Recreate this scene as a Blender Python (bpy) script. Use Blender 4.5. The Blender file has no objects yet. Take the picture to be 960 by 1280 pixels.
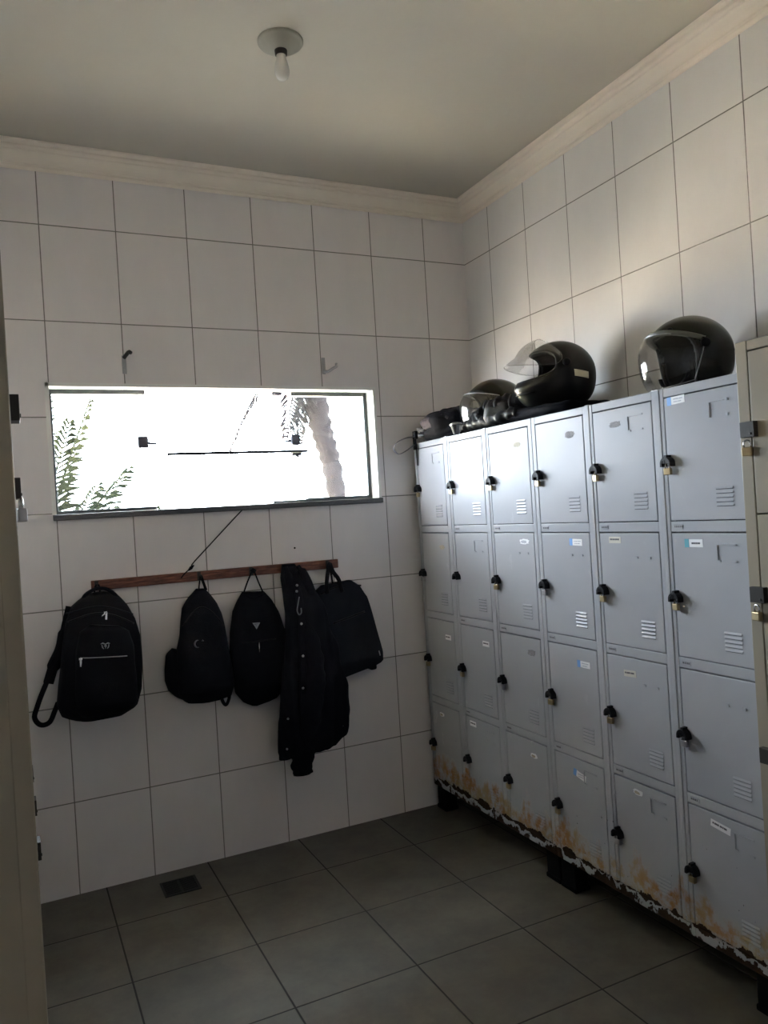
import bpy, math, random
from mathutils import Vector, Matrix, noise
R = math.radians
PI = math.pi
rnd = random.Random(7)
scene = bpy.context.scene
COL = scene.collection

# ------------------------------------------------------------------ camera
cd = bpy.data.cameras.new('camera')
cam = bpy.data.objects.new('camera', cd)
COL.objects.link(cam)
cx = Vector((0.8988966, -0.4338663, -0.0611953))
cy = Vector((-0.0560318, 0.0246935, -0.9981236))
cz = Vector((0.4345633, 0.9006388, -0.0021135))
m = Matrix.Identity(4)
for i in range(3):
    m[i][0] = cx[i]; m[i][1] = -cy[i]; m[i][2] = -cz[i]
m.translation = Vector((-2.44406, -3.79918, 1.64323))
cam.matrix_world = m
cd.sensor_fit = 'VERTICAL'
cd.sensor_height = 36.0
cd.lens = 973.44 * 36.0 / 1280.0
cd.clip_start = 0.02
scene.camera = cam

# ------------------------------------------------------------------ world, sun, exposure
SKY, SUN, EXPO = 8.5, 330.0, 2.6
w = bpy.data.worlds.new('sky')
scene.world = w
w.use_nodes = True
bg = w.node_tree.nodes['Background']
bg.inputs[0].default_value = (0.80, 0.89, 1.0, 1)
bg.inputs[1].default_value = SKY
sd = bpy.data.lights.new('sun', 'SUN')
sd.energy = SUN
sd.angle = R(1.0)
sd.color = (1.0, 0.95, 0.86)
sun = bpy.data.objects.new('sun', sd)
COL.objects.link(sun)
sun.rotation_euler = Vector((0.25, 0.42, -1.0)).to_track_quat('-Z', 'Y').to_euler()
pd = bpy.data.lights.new('window_portal', 'AREA')
pd.shape = 'RECTANGLE'; pd.size = 1.62; pd.size_y = 0.585
pd.cycles.is_portal = True
po = bpy.data.objects.new('window_portal', pd)
COL.objects.link(po)
po.location = (-1.441, 0.135, 2.005)
po.rotation_euler = (R(-90), 0, 0)
scene.view_settings.view_transform = 'Standard'
scene.view_settings.look = 'None'
scene.view_settings.gamma = 1.0
scene.view_settings.exposure = EXPO
scene.view_settings.use_curve_mapping = False
scene.cycles.max_bounces = 14
scene.cycles.diffuse_bounces = 8
scene.cycles.transparent_max_bounces = 16
scene.cycles.sample_clamp_indirect = 6.0

# ------------------------------------------------------------------ material helpers
class NT:
    def __init__(s, name):
        s.m = bpy.data.materials.new(name)
        s.m.use_nodes = True
        s.t = s.m.node_tree
        s.b = s.t.nodes['Principled BSDF']
        s.out = s.t.nodes['Material Output']
    def n(s, typ, **kw):
        o = s.t.nodes.new(typ)
        for k, v in kw.items(): setattr(o, k, v)
        return o
    def l(s, a, b): s.t.links.new(a, b)
    def put(s, sock, v):
        if isinstance(v, bpy.types.NodeSocket): s.l(v, sock)
        else: sock.default_value = v
    def math(s, op, a, b=0.0, c=0.0):
        o = s.n('ShaderNodeMath', operation=op)
        s.put(o.inputs[0], a); s.put(o.inputs[1], b); s.put(o.inputs[2], c)
        return o.outputs[0]
    def mix(s, f, a, b):
        o = s.n('ShaderNodeMix', data_type='RGBA')
        s.put(o.inputs[0], f); s.put(o.inputs[6], a); s.put(o.inputs[7], b)
        return o.outputs[2]
    def ramp(s, v, lo, hi):
        o = s.n('ShaderNodeMapRange', interpolation_type='SMOOTHSTEP')
        s.put(o.inputs[0], v); o.inputs[1].default_value = lo; o.inputs[2].default_value = hi
        return o.outputs[0]
    def pos(s):
        g = s.n('ShaderNodeNewGeometry')
        x = s.n('ShaderNodeSeparateXYZ')
        s.l(g.outputs['Position'], x.inputs[0])
        return g.outputs['Position'], x.outputs
    def noise(s, vec, scale, detail=4.0, rough=0.55, stretch=None):
        if stretch:
            mp = s.n('ShaderNodeMapping')
            s.l(vec, mp.inputs[0]); mp.inputs['Scale'].default_value = stretch
            vec = mp.outputs[0]
        o = s.n('ShaderNodeTexNoise')
        if vec is not None: s.l(vec, o.inputs['Vector'])
        o.inputs['Scale'].default_value = scale
        o.inputs['Detail'].default_value = detail
        o.inputs['Roughness'].default_value = rough
        return o.outputs[0]
    def bump(s, h, strength, dist):
        o = s.n('ShaderNodeBump')
        o.inputs['Strength'].default_value = strength
        o.inputs['Distance'].default_value = dist
        s.l(h, o.inputs['Height'])
        s.l(o.outputs[0], s.b.inputs['Normal'])
    def base(s, v): s.put(s.b.inputs['Base Color'], v)

def rgb(r, g, b): return (r, g, b, 1.0)

def plain(name, col, rough=0.5, metal=0.0, var=0.12, scale=60.0, bump=0.0, spec=0.5):
    k = NT(name)
    p, _ = k.pos()
    nz = k.noise(p, scale)
    d = tuple(c * (1 - var) for c in col)
    l = tuple(min(1, c * (1 + var)) for c in col)
    k.base(k.mix(nz, rgb(*d), rgb(*l)))
    k.b.inputs['Roughness'].default_value = rough
    k.b.inputs['Metallic'].default_value = metal
    k.b.inputs['Specular IOR Level'].default_value = spec
    if bump: k.bump(nz, bump, 0.002)
    return k.m

def wall_tile(name, ax, x0, wx, z0, hz, colour):
    k = NT(name)
    p, xyz = k.pos()
    u = k.math('DIVIDE', k.math('SUBTRACT', xyz[ax], x0), wx)
    v = k.math('DIVIDE', k.math('SUBTRACT', xyz[2], z0), hz)
    def edge(t, size):
        f = k.math('FRACT', t)
        return k.math('MULTIPLY', k.math('MINIMUM', f, k.math('SUBTRACT', 1.0, f)), size)
    e = k.math('MINIMUM', edge(u, wx), edge(v, hz))
    tile = k.ramp(e, 0.0017, 0.0030)
    cell = k.n('ShaderNodeTexWhiteNoise', noise_dimensions='2D')
    cb = k.n('ShaderNodeCombineXYZ')
    k.l(k.math('FLOOR', u), cb.inputs[0]); k.l(k.math('FLOOR', v), cb.inputs[1])
    k.l(cb.outputs[0], cell.inputs[0])
    n1 = k.noise(p, 9.0, 6.0, 0.62, (1.0, 1.0, 0.45))
    n2 = k.noise(p, 70.0, 3.0)
    c = k.mix(n1, rgb(*[q * 0.93 for q in colour]), rgb(*[min(1, q * 1.05) for q in colour]))
    c = k.mix(k.math('MULTIPLY', cell.outputs[0], 0.10), c, rgb(*[q * 0.86 for q in colour]))
    g = k.mix(n2, rgb(0.12, 0.115, 0.11), rgb(0.33, 0.32, 0.30))
    k.base(k.mix(tile, g, c))
    rr = k.math('ADD', k.math('MULTIPLY', n1, 0.12), 0.30)
    rg = k.n('ShaderNodeMix', data_type='FLOAT')
    k.l(tile, rg.inputs[0]); rg.inputs[2].default_value = 0.9; k.l(rr, rg.inputs[3])
    k.l(rg.outputs[0], k.b.inputs['Roughness'])
    h = k.math('ADD', k.ramp(e, 0.0008, 0.004), k.math('MULTIPLY', n1, 0.25))
    k.bump(h, 0.5, 0.0015)
    return k.m

def floor_tile():
    k = NT('floor_tile')
    p, xyz = k.pos()
    wx, wy = 0.4625, 0.4471
    u = k.math('DIVIDE', k.math('SUBTRACT', xyz[0], -2.1332), wx)
    v = k.math('DIVIDE', k.math('SUBTRACT', xyz[1], 0.0573), wy)
    def edge(t, size):
        f = k.math('FRACT', t)
        return k.math('MULTIPLY', k.math('MINIMUM', f, k.math('SUBTRACT', 1.0, f)), size)
    e = k.math('MINIMUM', edge(u, wx), edge(v, wy))
    tile = k.ramp(e, 0.0022, 0.0042)
    cell = k.n('ShaderNodeTexWhiteNoise', noise_dimensions='2D')
    cb = k.n('ShaderNodeCombineXYZ')
    k.l(k.math('FLOOR', u), cb.inputs[0]); k.l(k.math('FLOOR', v), cb.inputs[1])
    k.l(cb.outputs[0], cell.inputs[0])
    n1 = k.noise(p, 6.0, 8.0, 0.65)
    n2 = k.noise(p, 45.0, 5.0, 0.7)
    c = k.mix(k.ramp(n1, 0.3, 0.7), rgb(0.066, 0.056, 0.041), rgb(0.118, 0.103, 0.077))
    c = k.mix(k.math('MULTIPLY', n2, 0.4), c, rgb(0.09, 0.079, 0.06))
    c = k.mix(k.math('MULTIPLY', cell.outputs[0], 0.2), c, rgb(0.075, 0.062, 0.047))
    k.base(k.mix(tile, rgb(0.022, 0.019, 0.016), c))
    rg = k.n('ShaderNodeMix', data_type='FLOAT')
    k.l(tile, rg.inputs[0]); rg.inputs[2].default_value = 0.9
    k.l(k.math('ADD', k.math('MULTIPLY', n2, 0.2), 0.38), rg.inputs[3])
    k.l(rg.outputs[0], k.b.inputs['Roughness'])
    h = k.math('ADD', k.ramp(e, 0.001, 0.006), k.math('MULTIPLY', n2, 0.15))
    k.bump(h, 0.6, 0.002)
    return k.m

def locker_paint(name, col, rust=True, rough=0.25):
    k = NT(name)
    p, xyz = k.pos()
    n1 = k.noise(p, 3.0, 4.0)
    n2 = k.noise(p, 34.0, 6.0, 0.68)
    n3 = k.noise(p, 11.0, 5.0, 0.6, (1.0, 1.0, 0.6))
    c = k.mix(n1, rgb(*[q * 0.92 for q in col]), rgb(*[min(1, q * 1.06) for q in col]))
    rr = k.math('ADD', k.math('MULTIPLY', n3, 0.14), rough - 0.07)
    metal = 0.0
    if rust:
        z = xyz[2]
        # stained yellow-brown patches above the bottom edge
        hgt = k.math('ADD', z, k.math('MULTIPLY', k.math('SUBTRACT', n3, 0.5), -0.42))
        stain = k.math('SUBTRACT', 1.0, k.ramp(hgt, 0.21, 0.30))
        band = k.ramp(z, 0.150, 0.185)
        grain = k.ramp(k.math('ADD', n2, k.math('MULTIPLY', n3, 0.5)), 0.60, 0.86)
        st = k.math('MULTIPLY', k.math('MULTIPLY', stain, band), k.math('ADD', k.math('MULTIPLY', grain, 0.75), 0.16))
        n4 = k.noise(p, 5.0, 3.0)
        sc = k.mix(k.ramp(n4, 0.4, 0.62), rgb(0.36, 0.27, 0.13), rgb(0.34, 0.165, 0.040))
        c = k.mix(st, c, sc)
        # flaked away paint, bare dark rust
        fl = k.math('ADD', z, k.math('MULTIPLY', k.math('SUBTRACT', n3, 0.5), 0.22))
        fl = k.math('ADD', fl, k.math('MULTIPLY', k.math('SUBTRACT', n2, 0.5), 0.10))
        flake = k.math('SUBTRACT', 1.0, k.ramp(fl, 0.143, 0.147))
        seam = k.math('ABSOLUTE', k.math('ADD', k.math('SUBTRACT', z, 0.171), k.math('MULTIPLY', k.math('SUBTRACT', n2, 0.5), 0.02)))
        wid = k.math('MULTIPLY', k.ramp(n3, 0.40, 0.66), 0.022)
        flake = k.math('MAXIMUM', flake, k.math('LESS_THAN', seam, wid))
        # specks
        sp = k.ramp(k.noise(p, 60.0, 2.0), 0.73, 0.76)
        sp = k.math('MULTIPLY', sp, k.math('SUBTRACT', 1.0, k.ramp(z, 0.25, 0.60)))
        dk = k.math('MAXIMUM', flake, sp)
        c = k.mix(dk, c, k.mix(n2, rgb(0.010, 0.007, 0.005), rgb(0.055, 0.028, 0.014)))
        rm = k.n('ShaderNodeMix', data_type='FLOAT')
        k.l(k.math('MAXIMUM', dk, k.math('MULTIPLY', st, 0.9)), rm.inputs[0]); k.l(rr, rm.inputs[2]); rm.inputs[3].default_value = 0.9
        rr = rm.outputs[0]
        hb = k.math('SUBTRACT', k.math('MULTIPLY', k.noise(p, 7.0, 2.0), 1.0), k.math('MULTIPLY', dk, 0.3))
        k.bump(hb, 0.25, 0.004)
    else:
        k.bump(k.noise(p, 7.0, 2.0), 0.25, 0.004)
    k.base(c)
    k.l(rr, k.b.inputs['Roughness'])
    k.b.inputs['Specular IOR Level'].default_value = 0.13
    return k.m

def fabric(name, col, rough=0.85, scale=350.0, sheen=0.0, fold=0.0):
    k = NT(name)
    p, _ = k.pos()
    n1 = k.noise(p, scale, 2.0)
    n2 = k.noise(p, 14.0, 5.0, 0.6)
    c = k.mix(n2, rgb(*[q * 0.7 for q in col]), rgb(*[q * 1.35 for q in col]))
    k.base(k.mix(k.math('MULTIPLY', n1, 0.35), c, rgb(*[q * 0.6 for q in col])))
    k.b.inputs['Roughness'].default_value = rough
    k.b.inputs['Specular IOR Level'].default_value = 0.12
    k.b.inputs['Sheen Weight'].default_value = sheen
    k.b.inputs['Sheen Roughness'].default_value = 0.5
    h = k.math('ADD', k.math('MULTIPLY', n1, 0.25), k.math('MULTIPLY', n2, fold))
    k.bump(h, 0.6, 0.006)
    return k.m

def clear(name, tint, gloss=0.06, rough=0.03, edge=0.9):
    k = NT(name)
    k.t.nodes.remove(k.b)
    tr = k.n('ShaderNodeBsdfTransparent'); tr.inputs[0].default_value = tint
    gl = k.n('ShaderNodeBsdfGlossy'); gl.inputs[1].default_value = rough
    lw = k.n('ShaderNodeFresnel'); lw.inputs[0].default_value = 1.5
    mx = k.n('ShaderNodeMixShader')
    k.l(k.math('ADD', k.math('MULTIPLY', lw.outputs[0], edge), gloss * 0.2), mx.inputs[0])
    k.l(tr.outputs[0], mx.inputs[1]); k.l(gl.outputs[0], mx.inputs[2])
    k.l(mx.outputs[0], k.out.inputs[0])
    return k.m

def wood():
    k = NT('stained_wood')
    p, _ = k.pos()
    n1 = k.noise(p, 14.0, 6.0, 0.6, (1.0, 6.0, 9.0))
    n2 = k.noise(p, 9.0, 3.0, 0.5)
    c = k.mix(k.ramp(n1, 0.35, 0.7), rgb(0.10, 0.030, 0.018), rgb(0.27, 0.10, 0.055))
    k.base(k.mix(k.ramp(n2, 0.58, 0.75), c, rgb(0.05, 0.02, 0.014)))
    k.b.inputs['Roughness'].default_value = 0.45
    k.bump(n1, 0.3, 0.001)
    return k.m

def leafmat(name, a, b):
    k = NT(name)
    p, _ = k.pos()
    k.base(k.mix(k.noise(p, 8.0), rgb(*a), rgb(*b)))
    k.b.inputs['Roughness'].default_value = 0.9
    k.b.inputs['Specular IOR Level'].default_value = 0.0
    return k.m

M = {}
M['back_tile'] = wall_tile('wall_tile_back', 0, -0.2639, 0.33034, 0.4137, 0.435, (0.79, 0.755, 0.755))
M['side_tile'] = wall_tile('wall_tile_side', 1, -0.2553, 0.32619, 0.4137, 0.435, (0.78, 0.765, 0.755))
M['floor'] = floor_tile()
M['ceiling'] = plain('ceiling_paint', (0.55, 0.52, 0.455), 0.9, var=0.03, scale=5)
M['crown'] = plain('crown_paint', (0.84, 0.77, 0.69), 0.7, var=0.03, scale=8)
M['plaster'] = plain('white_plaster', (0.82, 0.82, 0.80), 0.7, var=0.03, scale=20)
M['granite'] = plain('dark_granite', (0.10, 0.10, 0.105), 0.4, var=0.5, scale=300)
M['alu'] = plain('dark_aluminium', (0.10, 0.105, 0.105), 0.4, 0.6, var=0.1)
M['fitting'] = plain('glass_fitting', (0.045, 0.045, 0.06), 0.6, 0.0, spec=0.1)
M['glass'] = clear('window_glass', rgb(0.97, 0.99, 0.98))
M['paint'] = locker_paint('grey_locker_enamel', (0.39, 0.402, 0.432))
M['beige'] = locker_paint('beige_locker_enamel', (0.30, 0.265, 0.21), rust=False, rough=0.32)
M['inside_shade'] = plain('locker_inside_shade', (0.02, 0.02, 0.022), 0.8, spec=0.1)  # near-black stands for the shade inside the lockers and vent slits
M['foot'] = plain('black_foot', (0.004, 0.004, 0.004), 0.8, spec=0.1)
M['blackp'] = plain('black_plastic', (0.007, 0.007, 0.009), 0.5, spec=0.15)
M['brass'] = plain('worn_brass', (0.40, 0.32, 0.19), 0.42, 0.9, var=0.25)
M['drain'] = plain('dark_drain_metal', (0.018, 0.017, 0.016), 0.6, spec=0.3)
M['steel'] = plain('bright_steel', (0.75, 0.75, 0.76), 0.25, 1.0, var=0.05)
M['grey_steel'] = plain('grey_steel', (0.40, 0.40, 0.42), 0.4, 0.8, var=0.15)
M['darksteel'] = plain('dark_steel', (0.040, 0.035, 0.031), 0.5, 0.0, spec=0.25)
M['sticker'] = plain('white_sticker', (0.78, 0.79, 0.80), 0.5, var=0.04)
M['beige_sticker'] = plain('beige_sticker', (0.55, 0.54, 0.46), 0.6, var=0.1)
M['residue'] = plain('torn_label_residue', (0.40, 0.36, 0.28), 0.8, var=0.4, scale=140)
M['grey_residue'] = plain('grey_label_residue', (0.24, 0.24, 0.25), 0.8, var=0.5, scale=150)
M['blue'] = plain('blue_sticker', (0.16, 0.36, 0.72), 0.5, var=0.1)
M['teal'] = plain('teal_sticker', (0.05, 0.30, 0.38), 0.5, var=0.1)
M['ink'] = plain('grey_ink', (0.10, 0.10, 0.11), 0.7)
M['palelettering'] = plain('pale_ink', (0.42, 0.45, 0.50), 0.7)
M['wood'] = wood()
M['nylon'] = fabric('black_nylon', (0.0045, 0.0045, 0.007), 0.75, fold=0.8)
M['nylon2'] = fabric('faded_black_canvas', (0.0065, 0.007, 0.0105), 0.85, fold=0.9)
M['nylon3'] = fabric('charcoal_nylon', (0.0135, 0.0145, 0.020), 0.8, fold=0.5)
M['cotton'] = fabric('black_cotton', (0.0062, 0.0066, 0.0105), 0.9, fold=1.4)
M['webbing'] = fabric('black_webbing', (0.006, 0.006, 0.008), 0.7, fold=0.2)
M['greymesh'] = fabric('grey_mesh_fabric', (0.05, 0.046, 0.054), 0.75, fold=0.6)
M['greyweb'] = fabric('grey_webbing', (0.20, 0.20, 0.22), 0.7, fold=0.2)
M['leather'] = plain('black_leather', (0.010, 0.010, 0.0115), 0.55, var=0.3, scale=120, bump=0.3, spec=0.25)
M['shell'] = plain('glossy_black_shell', (0.006, 0.006, 0.0055), 0.24, var=0.1, spec=0.4)
M['shell_m'] = plain('satin_black_shell', (0.007, 0.007, 0.008), 0.36, var=0.1, spec=0.25)
M['browgrey'] = plain('grey_brow_plastic', (0.16, 0.155, 0.135), 0.5)
M['lining'] = fabric('helmet_lining', (0.012, 0.0115, 0.012), 0.9)
M['rubber'] = plain('rubber_trim', (0.010, 0.010, 0.010), 0.6, spec=0.2)
M['visor'] = clear('clear_visor', rgb(0.965, 0.96, 0.95), 0.1, 0.08, 0.35)
M['visor2'] = clear('scratched_visor', rgb(0.90, 0.88, 0.85), 0.5, 0.14, 0.6)
M['bulb'] = plain('white_bulb_glass', (0.80, 0.78, 0.74), 0.25, var=0.02)
M['lampring'] = plain('lamp_plate', (0.36, 0.35, 0.30), 0.6, var=0.05)
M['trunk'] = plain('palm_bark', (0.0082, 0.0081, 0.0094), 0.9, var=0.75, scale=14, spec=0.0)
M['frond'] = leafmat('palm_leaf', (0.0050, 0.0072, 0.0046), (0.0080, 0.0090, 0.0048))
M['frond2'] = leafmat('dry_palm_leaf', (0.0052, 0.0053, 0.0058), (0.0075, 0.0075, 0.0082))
M['ground'] = plain('yard_paving', (0.62, 0.53, 0.42), 0.9, var=0.1, scale=3)
M['roof_shade_block'] = plain('concrete', (0.35, 0.34, 0.33), 0.9)

# ------------------------------------------------------------------ mesh helpers
class MB:
    def __init__(s): s.v = []; s.f = []; s.sm = []
    def add(s, vs, fs, smooth=False):
        o = len(s.v)
        s.v += [tuple(q) for q in vs]
        for f in fs: s.f.append(tuple(i + o for i in f)); s.sm.append(smooth)
        return s
    def box(s, x0, x1, y0, y1, z0, z1):
        if x0 > x1: x0, x1 = x1, x0
        if y0 > y1: y0, y1 = y1, y0
        if z0 > z1: z0, z1 = z1, z0
        vs = [(x0,y0,z0),(x1,y0,z0),(x1,y1,z0),(x0,y1,z0),(x0,y0,z1),(x1,y0,z1),(x1,y1,z1),(x0,y1,z1)]
        return s.add(vs, [(0,3,2,1),(4,5,6,7),(0,1,5,4),(1,2,6,5),(2,3,7,6),(3,0,4,7)])
    def obox(s, c, ax, ay, az, hx, hy, hz):
        c, ax, ay, az = Vector(c), Vector(ax), Vector(ay), Vector(az)
        vs = [c + ax*hx*i + ay*hy*j + az*hz*k for k in (-1,1) for (i,j) in ((-1,-1),(1,-1),(1,1),(-1,1))]
        return s.add(vs, [(0,3,2,1),(4,5,6,7),(0,1,5,4),(1,2,6,5),(2,3,7,6),(3,0,4,7)])
    def tube(s, pts, r, n=8, flat=1.0, closed=False, up=None, caps=True):
        pts = [Vector(p) for p in pts]
        k = len(pts)
        rr = r if isinstance(r, (list, tuple)) else [r]*k
        vs, fs = [], []
        prev = None
        for i, p in enumerate(pts):
            if closed: t = pts[(i+1) % k] - pts[i-1]
            else: t = pts[min(i+1, k-1)] - pts[max(i-1, 0)]
            if t.length < 1e-9: t = Vector((0,0,1))
            t.normalize()
            if prev is None:
                u = Vector(up) if up else (Vector((0,0,1)) if abs(t.z) < 0.9 else Vector((1,0,0)))
            else: u = prev
            u = (u - t*u.dot(t))
            if u.length < 1e-6: u = t.orthogonal()
            u.normalize(); prev = u
            b = t.cross(u)
            for j in range(n):
                a = 2*PI*j/n
                vs.append(p + u*math.cos(a)*rr[i]*flat + b*math.sin(a)*rr[i])
        m_ = k if closed else k-1
        for i in range(m_):
            for j in range(n):
                a, b2 = i*n+j, i*n+(j+1) % n
                c, d = ((i+1) % k)*n+(j+1) % n, ((i+1) % k)*n+j
                fs.append((a, b2, c, d))
        if not closed and caps:
            fs.append(tuple(range(n))[::-1]); fs.append(tuple((k-1)*n+j for j in range(n)))
        return s.add(vs, fs, True)
    def lathe(s, prof, c=(0,0,0), axis='Z', n=28):
        # prof: (radius, height) from bottom to top
        vs, fs = [], []
        c = Vector(c)
        for (r, h) in prof:
            for j in range(n):
                a = 2*PI*j/n
                q = (r*math.cos(a), r*math.sin(a), h)
                if axis == 'X': q = (q[2], q[0], q[1])
                if axis == 'Y': q = (q[1], q[2], q[0])
                vs.append(c + Vector(q))
        k = len(prof)
        for i in range(k-1):
            for j in range(n):
                fs.append((i*n+j, i*n+(j+1) % n, (i+1)*n+(j+1) % n, (i+1)*n+j))
        fs.append(tuple(range(n))[::-1]); fs.append(tuple((k-1)*n+j for j in range(n)))
        return s.add(vs, fs, True)
    def patch(s, fn, nu, nv, keep=None, wrap=False):
        vs, fs = [], []
        for i in range(nv+1):
            for j in range(nu+1): vs.append(fn(j/nu, i/nv))
        for i in range(nv):
            for j in range(nu):
                if keep and not keep((j+.5)/nu, (i+.5)/nv): continue
                fs.append((i*(nu+1)+j, i*(nu+1)+j+1, (i+1)*(nu+1)+j+1, (i+1)*(nu+1)+j))
        return s.add(vs, fs, True)
    def build(s, name, mat, parent=None, bevel=0.0, solid=0.0, org=None, weld=False, subsurf=0, segs=2):
        me = bpy.data.meshes.new(name)
        o_ = Vector(org) if org is not None else (wloc(parent) if parent else Vector((0,0,0)))
        me.from_pydata([Vector(q) - o_ for q in s.v], [], s.f)
        me.polygons.foreach_set('use_smooth', s.sm)
        me.materials.append(mat)
        if weld or bevel:
            import bmesh
            b = bmesh.new(); b.from_mesh(me)
            bmesh.ops.remove_doubles(b, verts=b.verts, dist=1e-5)
            if weld: bmesh.ops.recalc_face_normals(b, faces=b.faces)
            lone = [q for q in b.verts if not q.link_faces]
            bmesh.ops.delete(b, geom=lone, context='VERTS')
            b.to_mesh(me); b.free()
        me.update()
        o = bpy.data.objects.new(name, me)
        COL.objects.link(o)
        if parent: o.parent = parent
        elif org is not None: o.location = org
        if solid:
            q = o.modifiers.new('solid', 'SOLIDIFY'); q.thickness = solid; q.offset = 0
        if bevel:
            q = o.modifiers.new('bevel', 'BEVEL'); q.width = bevel; q.segments = segs
            q.limit_method = 'ANGLE'; q.angle_limit = R(40); q.harden_normals = False
        if subsurf:
            q = o.modifiers.new('sub', 'SUBSURF'); q.levels = subsurf; q.render_levels = subsurf
        return o

def wloc(o):
    v = Vector((0,0,0))
    while o: v += o.location; o = o.parent
    return v

def tag(o, label=None, cat=None, group=None, kind=None):
    if label: o['label'] = label
    if cat: o['category'] = cat
    if group: o['group'] = group
    if kind: o['kind'] = kind
    return o

def thing(name, loc, label, cat, group=None, rz=0.0):
    o = bpy.data.objects.new(name, None)
    o.empty_display_size = 0.05
    COL.objects.link(o)
    o.location = loc; o.rotation_euler = (0, 0, rz)
    return tag(o, label, cat, group)

def struct(name, mb, mat, **kw):
    return tag(mb.build(name, mat, **kw), kind='structure')

def spow(v, e): return math.copysign(abs(v)**e, v)

def lerp_tab(tab, z):
    # tab: list of (z, value), z descending
    if z >= tab[0][0]: return tab[0][1]
    for (z0, a), (z1, b) in zip(tab, tab[1:]):
        if z >= z1:
            t = (z0 - z) / max(1e-9, z0 - z1)
            return a + (b - a)*t
    return tab[-1][1]

def catmull(pts, n):
    pts = [Vector(p) for p in pts]
    out = []
    for i in range(len(pts)-1):
        p0, p1, p2, p3 = pts[max(i-1,0)], pts[i], pts[i+1], pts[min(i+2,len(pts)-1)]
        for k in range(n):
            t = k/n
            out.append(0.5*((2*p1)+(p2-p0)*t+(2*p0-5*p1+4*p2-p3)*t*t+(3*p1-p0-3*p2+p3)*t**3))
    out.append(pts[-1])
    return out

# ================================================================== SETTING
CEIL, XL, YR = 3.37, -2.87, -5.4
WX0, WX1, WZ0, WZ1 = -2.25, -0.632, 1.713, 2.298
T = 0.16
mb = MB()
mb.box(XL-T, WX0, 0, T, 0, CEIL); mb.box(WX1, T, 0, T, 0, CEIL)
mb.box(WX0, WX1, 0, T, 0, WZ0-0.025); mb.box(WX0, WX1, 0, T, WZ1, CEIL)
struct('wall_back', mb, M['back_tile'])
struct('wall_right', MB().box(0, T, YR-T, 0, 0, CEIL), M['side_tile'])
struct('wall_left', MB().box(XL-T, XL, YR-T, 0, 0, CEIL), M['side_tile'])
struct('wall_rear', MB().box(XL, 0, YR-T, YR, 0, CEIL), M['back_tile'])
struct('floor', MB().box(XL-T, T, YR-T, T, -0.1, 0), M['floor'])
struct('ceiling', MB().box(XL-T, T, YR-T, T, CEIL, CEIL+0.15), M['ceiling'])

# crown moulding: profile (distance from wall, z)
prof = [(0.0, 3.262), (0.009, 3.262), (0.014, 3.266), (0.016, 3.272), (0.012, 3.278), (0.012, 3.284), (0.020, 3.286), (0.021, 3.292),
        (0.024, 3.304), (0.031, 3.318), (0.042, 3.330), (0.042, 3.336), (0.050, 3.338), (0.055, 3.342), (0.056, 3.348), (0.051, 3.352),
        (0.051, 3.356), (0.064, 3.358), (0.072, 3.362), (0.074, 3.370), (0.0, 3.370)]
corners = [(XL, YR, 1, 1), (0, YR, -1, 1), (0, 0, -1, -1), (XL, 0, 1, -1)]
for i, nm in enumerate(('rear', 'right', 'back', 'left')):
    a, b = corners[i], corners[(i+1) % 4]
    q = MB()
    vs = [(a[0]+a[2]*d, a[1]+a[3]*d, z) for d, z in prof] + [(b[0]+b[2]*d, b[1]+b[3]*d, z) for d, z in prof]
    n = len(prof)
    q.add(vs, [(j, j+1, n+j+1, n+j) for j in range(n-1)])
    struct('trim_' + nm, q, M['crown'], weld=True)

# window
win = thing('window_1', (-1.441, 0.1, 1.713), None, None)
tag(win, kind='structure')
q = MB()   # plaster lining round the opening
q.box(WX0-0.014, WX0+0.004, -0.004, T, WZ0, WZ1+0.012); q.box(WX1-0.004, WX1+0.012, -0.004, T, WZ0, WZ1+0.012)
q.box(WX0-0.014, WX1+0.012, -0.004, T, WZ1-0.004, WZ1+0.012)
q.build('window_surround', M['plaster'], win)
q = MB().box(WX0-0.012, WX1+0.012, -0.022, T+0.03, WZ0-0.027, WZ0)
q.build('window_sill', M['granite'], win, bevel=0.003)
q = MB()
x0, x1, zt, zb = WX0+0.004, WX1-0.004, WZ1-0.004, WZ0
q.box(x0, -1.815, 0.085, 0.115, zt-0.020, zt); q.box(x0, -1.79, 0.085, 0.115, zb, zb+0.018); q.box(x0, x0+0.014, 0.085, 0.115, zb, zt)
q.build('window_frame', M['alu'], win, bevel=0.002)
q = MB()
q.box(-1.071, x1, 0.085, 0.115, zt-0.020, zt); q.box(-1.20, x1, 0.085, 0.115, zb, zb+0.014); q.box(-1.016, x1, 0.083, 0.117, zb, zb+0.020); q.box(x1-0.020, x1, 0.085, 0.115, zb, zt)
q.build('window_frame', M['alu'], win, bevel=0.002)
q = MB().box(x0+0.01, -1.80, 0.096, 0.104, zb+0.01, zt-0.01); q.build('window_pane', M['glass'], win)
q = MB().box(-1.085, x1-0.01, 0.096, 0.104, zb+0.01, zt-0.01); q.build('window_pane', M['glass'], win)
q = MB(); q.obox((-1.4425, 0.10, 1.983), (1,0,0), (0,0.996,0.087), (0,-0.087,0.996), 0.345, 0.277, 0.004)
tp = q.build('tilting_pane', M['glass'], win)
q = MB(); q.box(-1.775, -1.095, -0.182, -0.174, 1.953, 1.966)
q.build('pane_edge_strip', M['fitting'], tp)
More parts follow.
